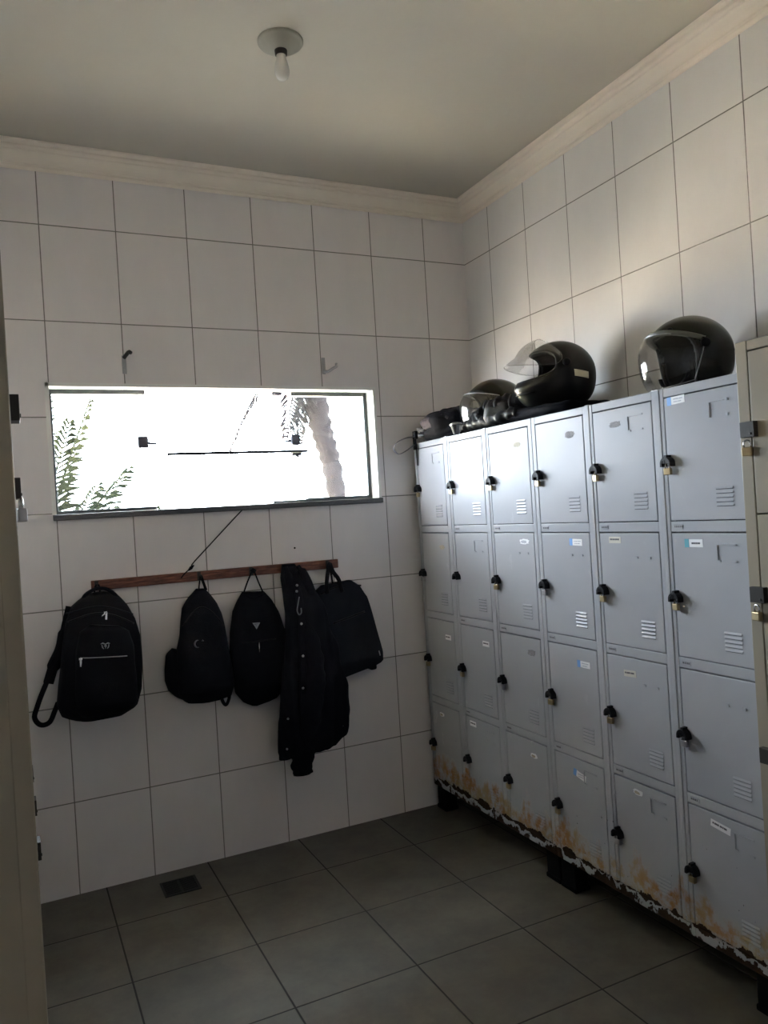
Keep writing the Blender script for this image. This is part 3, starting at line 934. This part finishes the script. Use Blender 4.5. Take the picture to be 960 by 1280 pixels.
q = MB(); q.tube(catmull([(-1.640, -0.035, 1.312), (-1.636, -0.045, 1.350), (-1.632, -0.062, 1.385), (-1.618, -0.050, 1.350), (-1.604, -0.035, 1.312)], 6), 0.007, 8, flat=0.5)
q.build('hang_loop', M['webbing'], bp)
q = MB(); q.tube(catmull([(-1.575, -0.09, 0.83), (-1.572, -0.09, 0.785), (-1.556, -0.09, 0.760), (-1.540, -0.09, 0.785), (-1.530, -0.09, 0.83)], 6), 0.008, 8, flat=0.35, up=(0,1,0))
q.build('strap_tail', M['webbing'], bp)

# --- drawstring-like backpack
bp = thing('backpack', (-1.38, 0, 0.72), 'black backpack with a small triangle badge hanging just left of the jacket', 'backpack', 'bags hanging on the wooden rail')
P3 = Pillow([(-1.428,1.285),(-1.462,1.240),(-1.487,1.195),(-1.508,1.093),(-1.517,0.928),(-1.497,0.798),(-1.456,0.744),(-1.415,0.722)],
            [(-1.318,1.278),(-1.285,1.230),(-1.255,1.168),(-1.228,1.077),(-1.218,0.948),(-1.236,0.800),(-1.295,0.738),(-1.385,0.718)],
            [(1.29,0.03),(1.25,0.06),(1.15,0.085),(0.95,0.10),(0.82,0.09),(0.75,0.06),(0.718,0.03)], n=2.6, seed=21, fold=0.004)
P3.mesh().build('main_compartment', M['nylon2'], bp)
q = MB()
for a, b in (((-1.424, 1.275), (-1.381, 1.384)), ((-1.322, 1.268), (-1.369, 1.384))):
    q.tube(catmull([(a[0], -0.04, a[1]), ((a[0]+b[0])/2, -0.045, (a[1]+b[1])/2), (b[0], -0.064, b[1])], 6), 0.007, 8, flat=0.5)
q.tube([(-1.383, -0.064, 1.382), (-1.375, -0.066, 1.390), (-1.367, -0.064, 1.382)], 0.012, 8)
q.build('hang_loop', M['webbing'], bp)
q = MB(); q.tube(P3.line([(-1.43, 1.272), (-1.40, 1.256), (-1.375, 1.252), (-1.35, 1.256), (-1.32, 1.266)], 0.0), 0.008, 8); q.build('gathered_edge', M['nylon2'], bp)
q = MB()
y = P3.front(-1.385, 1.125)-0.005
tri = [(-1.404, 1.136), (-1.367, 1.134), (-1.386, 1.104)]
q.add([(x, y, z) for x, z in tri]+[(x, y+0.005, z) for x, z in tri], [(0,2,1), (3,4,5), (0,1,4,3), (1,2,5,4), (2,0,3,5)])
tag(q.build('badge', M['grey_steel'], bp), 'small silver triangle badge')
q = MB(); q.tube([(-1.396, y-0.001, 1.130), (-1.376, y-0.001, 1.129)], 0.0016, 6); q.tube([(-1.390, y-0.001, 1.121), (-1.382, y-0.001, 1.121)], 0.0016, 6); q.build('badge_lettering', M['ink'], bp)
q = MB(); q.tube(P3.line([(-1.380, 1.040), (-1.382, 0.992)], 0.004), 0.0035, 6); tag(q.build('zip_pull', M['steel'], bp), 'silver zip pull')
q = MB(); q.tube(P3.line(arc(-1.46, -1.29, 1.045, 1.045, 10), 0.0), 0.003, 6); q.build('pocket_zip', M['blackp'], bp)

# --- flat square bag on the right end
bp = thing('laptop_bag', (-0.88, 0, 0.79), 'flat charcoal rectangular bag with two short handles at the right end of the rail', 'bag', 'bags hanging on the wooden rail')
P4 = Pillow([(-1.012,1.276),(-1.045,1.252),(-1.060,1.18),(-1.062,1.088),(-1.055,0.95),(-1.040,0.83),(-1.003,0.782)],
            [(-0.850,1.290),(-0.800,1.255),(-0.765,1.195),(-0.735,1.06),(-0.702,0.90),(-0.702,0.850),(-0.740,0.835)],
            [(1.29,0.03),(1.26,0.05),(1.1,0.07),(0.9,0.08),(0.83,0.07),(0.78,0.04)], n=5.0, seed=31)
P4.mesh().build('main_compartment', M['nylon3'], bp)
q = MB(); q.tube(P4.line(arc(-0.975, -0.795, 1.082, 1.122, 12), 0.0005), 0.005, 6); q.build('pocket_zip', M['blackp'], bp)
q = MB(); q.tube(P4.line(arc(-1.03, -0.79, 1.235, 1.255, 12, 0.02), 0.0005), 0.0045, 6); q.build('main_zip', M['blackp'], bp)
q = MB()
q.tube(catmull([(-0.996, -0.075, 1.235), (-0.996, -0.072, 1.285), (-0.984, -0.066, 1.340), (-0.970, -0.064, 1.386), (-0.955, -0.066, 1.345), (-0.928, -0.072, 1.300), (-0.915, -0.078, 1.235)], 6), 0.011, 8, flat=0.3, up=(0,1,0))
q.build('handle', M['webbing'], bp)
q = MB()
q.tube(catmull([(-0.985, -0.03, 1.26), (-0.976, -0.045, 1.33), (-0.966, -0.058, 1.383), (-0.958, -0.045, 1.34), (-0.945, -0.03, 1.27)], 6), 0.006, 8, flat=0.4, up=(0,1,0))
q.build('handle', M['webbing'], bp)
q = MB(); q.box(-0.785, -0.745, -0.085, -0.035, 0.812, 0.845); q.build('corner_foot', M['blackp'], bp, bevel=0.01)
q = MB(); q.tube(P4.line([(-0.735, 0.91), (-0.728, 0.885)], 0.003), 0.003, 6); q.build('strap_ring', M['grey_steel'], bp)

# --- jacket
jk = thing('jacket', (-1.15, 0, 0.38), 'long black buttoned jacket hanging from the rail in front of two bags', 'jacket')
class Cloth(Pillow):
    def sec(s, z):
        s.back = 0.030 + 0.095*max(0.0, min(1.0, (1.34-z)/0.16))
        return Pillow.sec(s, z)
    def disp(s, p):
        q = noise.noise(Vector((p[0]*30+s.seed, 0.0, p[2]*3.0)))
        q2 = noise.noise(Vector((p[0]*12+s.seed, p[1]*8, p[2]*10)))
        f = min(1.0, max(0.2, (1.42-p[2])/0.3))
        return (0.014*q + 0.012*q2)*f
JB = Cloth([(-1.222,1.404),(-1.240,1.330),(-1.246,1.272),(-1.258,1.179),(-1.268,1.039),(-1.288,0.845),(-1.305,0.715),(-1.310,0.575),(-1.300,0.470),(-1.270,0.462)],
           [(-1.158,1.402),(-1.125,1.360),(-1.092,1.318),(-1.062,1.226),(-1.028,1.089),(-0.985,0.922),(-0.950,0.785),(-0.950,0.650),(-0.984,0.535),(-1.030,0.490)],
           [(1.404,0.045),(1.33,0.08),(1.2,0.08),(1.0,0.09),(0.7,0.10),(0.55,0.09),(0.46,0.05)], back=0.028, n=2.4, seed=41)
JB.mesh(60, 56).build('body', M['cotton'], jk)
q = MB(); q.tube(catmull([(-1.165, -0.195, 1.12), (-1.140, -0.215, 0.95), (-1.150, -0.215, 0.80), (-1.185, -0.205, 0.62), (-1.205, -0.165, 0.50), (-1.212, -0.150, 0.43), (-1.214, -0.150, 0.378)], 7), [0.02, 0.03, 0.038]+[0.046]*8+[0.052]*14+[0.056]*8+[0.054]*6+[0.050]*3+[0.044]*1, 14, flat=0.62, up=(0,1,0))
for v_i in range(len(q.v)):
    p = Vector(q.v[v_i]); k = noise.noise(Vector((p.x*20, p.y*20, p.z*34)))*0.010
    q.v[v_i] = (p.x+k, p.y-k, p.z)
q.build('sleeve', M['cotton'], jk)
q = MB(); q.tube([(-1.214, -0.150, 0.425), (-1.215, -0.150, 0.40), (-1.216, -0.150, 0.374)], [0.050, 0.048, 0.045], 16, flat=0.62, up=(0,1,0)); q.build('cuff', M['webbing'], jk)
q = MB(); q.tube(catmull([(-1.235, -0.16, 1.10), (-1.262, -0.17, 0.9), (-1.288, -0.17, 0.70), (-1.298, -0.16, 0.56), (-1.300, -0.155, 0.468)], 6), [0.02]*6+[0.03]*8+[0.034]*8+[0.030]*3, 12, flat=0.8, up=(0,1,0)); q.build('sleeve', M['cotton'], jk)
q = MB(); q.tube(catmull([(-1.215, -0.09, 1.392), (-1.205, -0.12, 1.30), (-1.195, -0.165, 1.20), (-1.202, -0.185, 1.12)], 6), [0.012]*3+[0.022]*10+[0.016]*6, 10, flat=0.45, up=(0,1,0)); q.build('collar', M['cotton'], jk)
q = MB(); q.tube(catmull([(-1.150, -0.085, 1.392), (-1.125, -0.12, 1.33), (-1.112, -0.15, 1.25), (-1.135, -0.18, 1.16)], 6), [0.012]*3+[0.024]*10+[0.016]*6, 10, flat=0.45, up=(0,1,0)); q.build('collar', M['cotton'], jk)
q = MB(); q.tube(JB.line([(-1.178+(-0.04)*k/16, 1.30-0.68*k/16) for k in range(17)], 0.004), 0.020, 10, flat=0.22, up=(0,1,0)); q.build('button_placket', M['cotton'], jk)
for (x, z) in ((-1.180, 1.300), (-1.188, 1.272), (-1.194, 1.119), (-1.200, 0.965), (-1.210, 0.811), (-1.216, 0.649)):
    q = MB(); y = JB.line([(x, z)], 0.010)[0][1]
    q.lathe([(0.0065, 0.0), (0.0065, -0.002), (0.004, -0.004)], (x, y, z), 'Y', 14)
    q.build('snap_button', M['grey_steel'], jk)
for (x, y, z) in ((-1.288, -0.203, 0.672), (-1.299, -0.192, 0.525), (-1.010, -0.205, 0.590)):
    q = MB(); q.lathe([(0.0055, 0.0), (0.0055, -0.003), (0.003, -0.005)], (x, y, z), 'Y', 12); q.build('snap_button', M['grey_steel'], jk)
q = MB(); yy = JB.front(-1.2, 1.2)-0.02
q.tube(catmull([(-1.196, yy, 1.250), (-1.206, yy-0.004, 1.215), (-1.212, yy-0.004, 1.185), (-1.204, yy-0.004, 1.165), (-1.192, yy-0.004, 1.172), (-1.190, yy, 1.195)], 6), 0.003, 6)
tag(q.build('drawcord', M['greyweb'], jk), 'pale grey cord loop')

# ================================================================== WALL FITTINGS
for (x, z, sgn, lab, nm) in ((-1.914, 2.40, 0, 'grey metal curtain hook on the tiles above the left part of the window', 'a'), (-0.912, 2.42, 1, 'bent metal curtain hook on the tiles above the right part of the window', 'b')):
    h = thing('wall_hook', (x, 0, z-0.05), lab, 'hook', 'curtain hooks above the window')
    q = MB(); q.box(x-0.010, x+0.010, -0.006, -0.0005, z-0.045, z+0.042); q.build('plate', M['grey_steel'], h, bevel=0.003)
    q = MB()
    if sgn: q.tube(catmull([(x, -0.006, z-0.03), (x+0.015, -0.025, z-0.034), (x+0.038, -0.045, z-0.02), (x+0.052, -0.050, z-0.012), (x+0.056, -0.046, z+0.004)], 5), 0.008, 8)
    else: q.tube(catmull([(x, -0.006, z+0.03), (x+0.012, -0.025, z+0.045), (x+0.02, -0.04, z+0.052), (x+0.026, -0.05, z+0.045)], 5), 0.009, 8)
    q.build('arm', M['grey_steel'] if sgn else M['darksteel'], h)
q = MB(); q.lathe([(0.004, 0.0), (0.005, -0.004), (0.003, -0.006)], (-1.132, 0.0, 1.479), 'Y', 12)
tag(q.build('wall_screw', M['foot']), 'small dark screw head in the tile above the wooden rail', 'screw')

# ceiling lamp
L0 = Vector((-1.456, -1.125, CEIL))
lp = thing('ceiling_lamp', tuple(L0), 'bare white bulb in a round holder on the ceiling', 'lamp')
q = MB(); q.lathe([(0.030, -0.034), (0.045, -0.030), (0.068, -0.018), (0.076, -0.010), (0.080, -0.010), (0.083, -0.006), (0.083, 0.0)], L0, 'Z', 40); q.build('ceiling_plate', M['lampring'], lp)
q = MB(); q.lathe([(0.019, -0.052), (0.022, -0.050), (0.023, -0.034), (0.023, -0.02)], L0, 'Z', 28); q.build('socket', M['darksteel'], lp)
q = MB(); q.lathe([(0.004, -0.142), (0.013, -0.140), (0.021, -0.133), (0.0255, -0.122), (0.027, -0.110), (0.026, -0.097), (0.022, -0.078), (0.018, -0.064), (0.017, -0.045)], L0, 'Z', 28); q.build('bulb', M['bulb'], lp)

# floor drain
dr = thing('floor_drain', (-1.835, -0.182, 0), 'dark square drain cover set in the floor under the hanging backpack', 'drain')
q = MB()
for a, b, c, d in ((-1.915, -1.755, -0.107, -0.117), (-1.915, -1.755, -0.247, -0.257), (-1.915, -1.905, -0.117, -0.247), (-1.765, -1.755, -0.117, -0.247)): q.box(a, b, c, d, 0.0, 0.004)
q.build('rim', M['drain'], dr)
q = MB()
for k in range(9): q.box(-1.903, -1.767, -0.121-k*0.0143, -0.129-k*0.0143, 0.0005, 0.003)
q.box(-1.840, -1.830, -0.118, -0.246, 0.0005, 0.0034)
q.build('grate', M['drain'], dr)
q = MB(); q.box(-1.905, -1.765, -0.117, -0.247, 0.0002, 0.001); q.build('pit', M['foot'], dr)

# ================================================================== ON TOP OF THE LOCKERS
ZTOP = 2.000
def helmet(loc, yaw, label, sc=1.0, full=False, visor_up=0.0, shell=None, vis=None, pitch=0.0, mount=False, sticker=False, tag_mark=False):
    root = thing('helmet', loc, label, 'helmet', 'motorcycle helmets on the lockers', yaw)
    root.rotation_euler = (0, pitch, yaw)
    a, b, c, zc = 0.150*sc, 0.122*sc, 0.132*sc, 0.118*sc
    FM = R(152)
    def surf(az, ph, k=1.0):
        s_ = math.sin(ph) if ph < PI/2 else max(0.0, math.sin(ph))**0.55
        x = a*k*s_*math.cos(az); y = b*k*s_*math.sin(az); z = zc + c*k*math.cos(ph)
        if full and ph > R(85) and x > 0:
            t = min(1.0, (ph-R(85))/R(22)); x *= 1 + 0.26*t*max(0.0, math.cos(az))
        if x < 0: x *= 0.97
        return (x, y, z)
    if full: A, pc, dp, e = R(74), R(71), R(27), 3.0
    else: A, pc, dp, e = R(74), R(118), R(62), 3.6
    def opn(az, ph): return abs(az/A)**e + abs((ph-pc)/dp)**e < 1
    keep = lambda u, v: not opn(-PI+2*PI*u, 0.002+v*FM)
    q = MB(); q.patch(lambda u, v: surf(-PI+2*PI*u, 0.002+v*FM), 128, 72, keep)
    q.build('shell', shell, None, solid=0.006, weld=True).parent = root
    q = MB(); q.patch(lambda u, v: surf(-PI+2*PI*u, 0.002+v*FM, 0.90), 96, 54, keep)
    q.build('lining', M['lining'], None, solid=0.012, weld=True).parent = root
    q = MB()
    pts = []
    for k in range(96):
        t = 2*PI*k/96
        az, ph = A*spow(math.cos(t), 2/e), pc+dp*spow(math.sin(t), 2/e)
        if ph <= FM: pts.append((t, surf(az, ph, 0.99)))
    if len(pts) == 96: q.tube([p for _, p in pts], 0.006, 8, closed=True)
    else:
        o = sorted([(t if t <= PI/2 else t-2*PI, p) for t, p in pts if True])
        o = sorted([((t+1.5*PI) % (2*PI) if False else t, p) for t, p in o])
        # run from one bottom corner over the brow to the other
        seq = sorted(pts, key=lambda tp: ((tp[0]-PI/2) % (2*PI)))
        q.tube([p for _, p in seq], 0.006, 8)
    q.build('opening_trim', M['rubber'], None).parent = root
    q = MB()
    ring = [surf(-PI+2*PI*k/80, FM, 0.985) for k in range(81)]
    ring = [p for k, p in enumerate(ring) if not opn(-PI+2*PI*k/80, FM)]
    if full: q.tube(ring[:-1], 0.007, 8, closed=True)
    else:
        h = [p for p in ring]
        half = [surf(-PI+2*PI*k/80, FM, 0.985) for k in range(81)]
        run = [surf(t, FM, 0.985) for t in [R(78)+(2*PI-R(156))*k/60 for k in range(61)]]
        q.tube(run, 0.007, 8)
    q.build('bottom_trim', M['rubber'], None).parent = root
    # visor
    VA, vp, vd = (R(80), R(74), R(30)) if full else (R(88), R(103), R(45))
    def vs(u, v):
        u, v = 2*u-1, 2*v-1
        az = VA*u*(1-0.10*v*v); ph = vp + vd*v*(1-0.55*u*u)
        if not full:
            az = (R(77)-R(8)*v)*u; t0, t1 = R(60)+R(13)*u*u, R(147)-R(12)*u*u; ph = t0+(t1-t0)*(v+1)/2
        kk = 1.055 + (0.13*(1-u*u)*(1-0.3*v*v) if not full else 0.13*(1-u*u)*(1-0.3*v*v))
        p = Vector(surf(az, ph, kk))
        if not full: 
            s_ = math.sin(ph) if ph < PI/2 else 1.0 - 0.12*((ph-PI/2)/R(50))**2
            p = Vector((a*kk*s_*math.cos(az), b*1.05*s_*math.sin(az), zc + c*1.04*math.cos(ph)))
        if visor_up:
            o = Vector((0.01, 0, zc+0.03*sc)); p = o + Matrix.Rotation(-visor_up, 3, 'Y') @ (p-o)
        return p
    q = MB(); q.patch(vs, 48, 26); v_ = q.build('visor', vis, None, solid=0.0018); v_.parent = root
    tag(v_, 'clear visor raised over the opening' if visor_up else 'clear visor closed over the opening')
    q = MB()
    edge = [vs(k/40, 0) for k in range(41)] + [vs(1, k/20) for k in range(1, 21)] + [vs(1-k/40, 1) for k in range(1, 41)] + [vs(0, 1-k/20) for k in range(1, 20)]
    q.tube(edge, 0.0022, 6, closed=True); e_ = q.build('visor_edge', M['grey_steel'] if not full else vis, None); e_.parent = v_
    for sgn in (1, -1):
        p = Vector(vs(1.0 if sgn > 0 else 0.0, 0.14)) if not visor_up else Vector((0.01, sgn*b*1.03, zc+0.03*sc))
        q = MB(); h = sgn*0.010
        q.lathe([(0.017, -h*0.6), (0.017, h*0.5), (0.012, h), (0.005, h*1.1)] if sgn > 0 else [(0.017, -h*0.6), (0.017, h*0.5), (0.012, h), (0.005, h*1.1)], (p.x-0.004, p.y, p.z), 'Y', 20)
        q.build('visor_pivot', M['blackp'], None, weld=True).parent = root
    if mount:
        q = MB(); pts = [surf(R(-80+160*k/32), R(57)+R(17)*(abs(k-16)/16)**2, 1.035) for k in range(33)]
        q.tube(pts, 0.0135, 8, flat=0.7); tag(q.build('brow_band', M['browgrey'], None), 'grey band across the brow').parent = root
        for az in (-38, 38):
            q = MB(); p = Vector(surf(R(az), R(58), 1.05)); q.lathe([(0.010, -0.004), (0.010, 0.006), (0.006, 0.010)], p, 'Z', 14); q.build('brow_knob', M['blackp'], None).parent = root
    if full:
        q = MB(); q.tube([surf(R(-40+80*k/12), R(118), 1.012) for k in range(13)], 0.006, 8, flat=0.8); q.build('chin_vent', M['blackp'], None).parent = root
    if sticker:
        s0, s1 = (R(98), R(124))
        q = MB(); q.patch(lambda u, v: surf(s0+(s1-s0)*u, R(90)+R(11)*v+R(6)*u, 1.035), 10, 4)
        tag(q.build('sticker', M['beige_sticker'], None, solid=0.001), 'pale rectangular sticker on the side').parent = root
    q = MB()
    s2 = -1
    q.tube(catmull([surf(R(62)*s2, R(120), 0.93), (a*0.42, b*0.55*s2, 0.028*sc), (a*0.40, 0.0, 0.016*sc), (a*0.42, -b*0.55*s2, 0.028*sc), surf(R(-62)*s2, R(120), 0.93)], 6), 0.008, 8, flat=0.3)
    q.build('chin_strap', M['webbing'], None).parent = root
    return root

helmet((-0.205, -1.765, ZTOP+0.005), R(163), 'glossy black open-face helmet with closed clear visor on the locker beside the beige one', 1.06, shell=M['shell'], vis=M['visor'], mount=True)
helmet((-0.215, -1.055, ZTOP+0.062), R(160), 'black helmet with raised visor and pale sticker resting on the folded leather jacket', 1.10, full=True, visor_up=R(26), shell=M['shell_m'], vis=M['visor'], pitch=R(4), sticker=True)
helmet((-0.185, -0.500, ZTOP+0.005), R(160), 'black helmet with scratched bubble visor between the dark bag and the leather jacket', 1.06, shell=M['shell'], vis=M['visor2'])

def blob(c, r, e=2.6, nz=0.02, ns=9.0, seed=0, rz=0.0, zmin=None, nu=64, nv=36, ridges=0.0):
    q = MB(); c = Vector(c)
    rot = Matrix.Rotation(rz, 3, 'Z')
    def fn(u, v):
        a, p = 2*PI*u, PI*v
        d = Vector((spow(math.sin(p), 2/e)*spow(math.cos(a), 2/e)*r[0], spow(math.sin(p), 2/e)*spow(math.sin(a), 2/e)*r[1], spow(math.cos(p), 2/e)*r[2]))
        k = noise.noise(Vector((d.x*ns+seed, d.y*ns, d.z*ns)))*nz
        k += abs(noise.noise(Vector((d.x*ns*2.2, d.y*ns*0.9+seed, d.z*ns*2.5))))*ridges
        n_ = Vector((d.x/r[0]**2, d.y/r[1]**2, d.z/r[2]**2)).normalized()
        p_ = c + rot @ (d + n_*k)
        if zmin is not None and p_.z < zmin: p_.z = zmin
        return p_
    q.patch(fn, nu, nv)
    return q

# leather jacket, folded
lj = thing('leather_jacket', (-0.22, -0.92, ZTOP), 'black leather jacket folded in a heap on the lockers under the helmet with raised visor', 'jacket')
blob((-0.225, -0.985, ZTOP+0.028), (0.175, 0.290, 0.030), 3.4, 0.014, 8.0, 3, 0, ZTOP+0.001, 80, 44, 0.012).build('folded_body', M['cotton'], lj, weld=True)
blob((-0.300, -0.765, ZTOP+0.075), (0.110, 0.085, 0.062), 2.6, 0.02, 12.0, 8, 0.3, ZTOP+0.001, 72, 40, 0.014).build('collar', M['leather'], lj, weld=True)
def crumple(pts, rr, n=20, amp=0.012, f=34.0, flat=0.8, zmin=None, seed=0.0):
    P = catmull(pts, 10); q = MB()
    k = len(P); rads = [rr[0]+(rr[1]-rr[0])*i/(k-1)+0.006*math.sin(i*1.7+seed) for i in range(k)]
    q.tube(P, rads, n, flat=flat)
    for i in range(len(q.v)):
        p = Vector(q.v[i]); d = noise.noise(p*f+Vector((seed, 0, 0)))*amp
        q.v[i] = (p.x+d, p.y+d, max(p.z+d, zmin) if zmin else p.z+d)
    return q
crumple([(-0.31, -0.84, ZTOP+0.10), (-0.355, -0.76, ZTOP+0.100), (-0.375, -0.69, ZTOP+0.080), (-0.385, -0.62, ZTOP+0.050)], (0.050, 0.038), 22, 0.022, 26.0, 0.8, ZTOP+0.002).build('sleeve', M['leather'], lj)
crumple([(-0.36, -0.95, ZTOP+0.04), (-0.380, -0.78, ZTOP+0.036), (-0.388, -0.62, ZTOP+0.030), (-0.390, -0.52, ZTOP+0.026)], (0.045, 0.032), 20, 0.016, 30.0, 0.7, ZTOP+0.002, 2.0).build('sleeve', M['leather'], lj)

# dark bag lying at the corner end
bg_ = thing('travel_bag', (-0.25, -0.25, ZTOP), 'black and grey soft bag at the locker corner with a strap loop hanging over', 'bag')
blob((-0.235, -0.200, ZTOP+0.074), (0.180, 0.150, 0.082), 3.2, 0.034, 10.0, 5, 0.15, ZTOP+0.001, 90, 50, 0.022).build('main_compartment', M['nylon2'], bg_, weld=True)
blob((-0.345, -0.215, ZTOP+0.088), (0.085, 0.105, 0.042), 2.6, 0.012, 16.0, 9, 0.35, ZTOP+0.002, 56, 32, 0.016).build('mesh_pocket', M['greymesh'], bg_, weld=True)
q = MB(); q.tube(catmull([(-0.40, -0.10, ZTOP+0.09), (-0.33, -0.17, ZTOP+0.148), (-0.26, -0.26, ZTOP+0.163), (-0.18, -0.33, ZTOP+0.12)], 6), 0.012, 8, flat=0.5); q.build('top_piping', M['webbing'], bg_)
crumple([(-0.400, -0.075, ZTOP+0.075), (-0.415, -0.115, ZTOP+0.062), (-0.420, -0.165, ZTOP+0.056)], (0.013, 0.011), 12, 0.004, 40.0, 0.6).build('grey_strap', M['greyweb'], bg_)
crumple([(-0.405, -0.080, ZTOP+0.045), (-0.420, -0.115, ZTOP+0.034), (-0.424, -0.155, ZTOP+0.032)], (0.011, 0.010), 12, 0.003, 40.0, 0.6, None, 3.0).build('grey_strap', M['greyweb'], bg_)
q = MB(); q.obox((-0.432, -0.075, ZTOP+0.040), (1,0,0), (0,1,0), (0,0,1), 0.010, 0.016, 0.022); q.obox((-0.436, -0.073, ZTOP-0.010), (1,0,0), (0,1,0), (0,0,1), 0.006, 0.012, 0.03); q.build('buckle', M['blackp'], bg_, bevel=0.004)
q = MB(); q.tube(catmull([(-0.432, -0.070, ZTOP+0.030), (-0.475, -0.055, ZTOP+0.028), (-0.530, -0.045, ZTOP+0.005), (-0.552, -0.045, ZTOP-0.030), (-0.525, -0.050, ZTOP-0.058), (-0.480, -0.060, ZTOP-0.040), (-0.440, -0.072, ZTOP-0.012)], 7), 0.020, 10, flat=0.10, up=(0.3,0,1)); q.build('strap_loop', M['greyweb'], bg_)
q = MB(); q.tube([(-0.427, -0.072, ZTOP-0.01), (-0.428, -0.074, ZTOP-0.08), (-0.428, -0.076, ZTOP-0.125)], 0.006, 8, flat=0.4); q.build('strap_tail', M['webbing'], bg_)

# little silver cup at the edge
q = MB(); q.lathe([(0.013, 0.0), (0.016, 0.002), (0.030, 0.044), (0.033, 0.046), (0.033, 0.052), (0.024, 0.058), (0.018, 0.060)], (-0.400, -0.452, ZTOP+0.001), 'Z', 28)
tag(q.build('cup', M['steel'], weld=True), 'small silver tapered cup on the locker edge in front of the bubble-visor helmet', 'cup')

# ================================================================== OUTSIDE
def frond(q, base, dirv, length, droop, nleaf=34, lw=0.030, ll=0.42, seed=0):
    r_ = random.Random(seed)
    b, d = Vector(base), Vector(dirv).normalized()
    pts = [b + d*length*t - Vector((0, 0, droop*t*t*length)) for t in [k/14 for k in range(15)]]
    q.tube(pts, [0.014*(1-k/16) for k in range(15)], 6)
    for k in range(nleaf):
        t = 0.12+0.86*k/nleaf
        i = min(13, int(t*14)); f = t*14-i
        p = pts[i].lerp(pts[i+1], f); tg = (pts[i+1]-pts[i]).normalized()
        side = tg.cross(Vector((0,0,1)))
        side = side.normalized() if side.length > 1e-3 else Vector((1,0,0))
        for sg in (1, -1):
            l_ = ll*math.sin(PI*min(0.95, t*0.8+0.15))*(0.8+0.4*r_.random())
            e_ = p + side*sg*l_*0.75 + tg*l_*0.55 - Vector((0,0,l_*(0.25+0.2*r_.random())))
            mid = p.lerp(e_, 0.45) + Vector((0,0,0.02))
            w_ = tg*lw/2
            up_ = Vector((0, 0, 0.004))
            q.add([p-w_*0.4, p+w_*0.4, mid+w_, e_, mid-w_, mid+up_], [(0,1,5), (1,2,5), (2,3,5), (3,4,5), (4,0,5)])

def palm(loc, label, trunk_pts, rads, crown, fr, mat):
    root = thing('palm_tree', loc, label, 'tree', 'palms outside the window')
    q = MB(); P = catmull(trunk_pts, 10); k = len(P)
    rr = []
    for i in range(k): rr.append((rads[0]+(rads[1]-rads[0])*i/(k-1))*(1.12 if i % 2 else 0.90))
    q.tube(P, rr, 16); q.build('trunk', M['trunk'], root)
    for i, (d, ln, dr_, ll) in enumerate(fr):
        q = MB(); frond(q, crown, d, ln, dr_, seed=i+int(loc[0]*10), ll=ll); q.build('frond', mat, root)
    return root

fr = [((math.cos(a), math.sin(a)*0.7, 0.55), 1.3, 0.62, 0.36) for a in [2*PI*k/11 for k in range(11)]]
fr += [((-0.35, -0.25, -0.5), 0.62, 0.55, 0.26), ((-0.15, 0.2, -0.9), 0.60, 0.4, 0.24), ((-0.6, 0.1, -0.25), 0.75, 0.9, 0.26)]
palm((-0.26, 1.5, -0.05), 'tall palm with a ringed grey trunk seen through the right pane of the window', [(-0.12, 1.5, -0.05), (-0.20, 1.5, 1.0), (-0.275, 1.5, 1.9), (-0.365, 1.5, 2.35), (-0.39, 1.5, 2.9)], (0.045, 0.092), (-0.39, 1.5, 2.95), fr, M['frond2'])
fr = []
for k in range(13):
    a = -1.0 + 2*PI*k/13
    fr.append(((math.cos(a)*0.75, math.sin(a)*0.5, 1.0 + 0.3*((k*5) % 4)/4), 1.55+0.12*(k % 3), 0.42+0.07*(k % 4), 0.36))
fr += [((0.42, -0.1, 1.5), 1.75, 0.16, 0.40), ((0.20, 0.1, 1.7), 1.9, 0.10, 0.40), ((0.62, 0.15, 1.15), 1.5, 0.22, 0.38), ((0.8, -0.1, 0.95), 1.3, 0.22, 0.34), ((0.30, -0.2, 1.3), 1.5, 0.12, 0.40), ((0.75, 0.1, 0.75), 1.0, 0.1, 0.30), ((0.5, 0.3, 1.0), 1.2, 0.12, 0.36)]
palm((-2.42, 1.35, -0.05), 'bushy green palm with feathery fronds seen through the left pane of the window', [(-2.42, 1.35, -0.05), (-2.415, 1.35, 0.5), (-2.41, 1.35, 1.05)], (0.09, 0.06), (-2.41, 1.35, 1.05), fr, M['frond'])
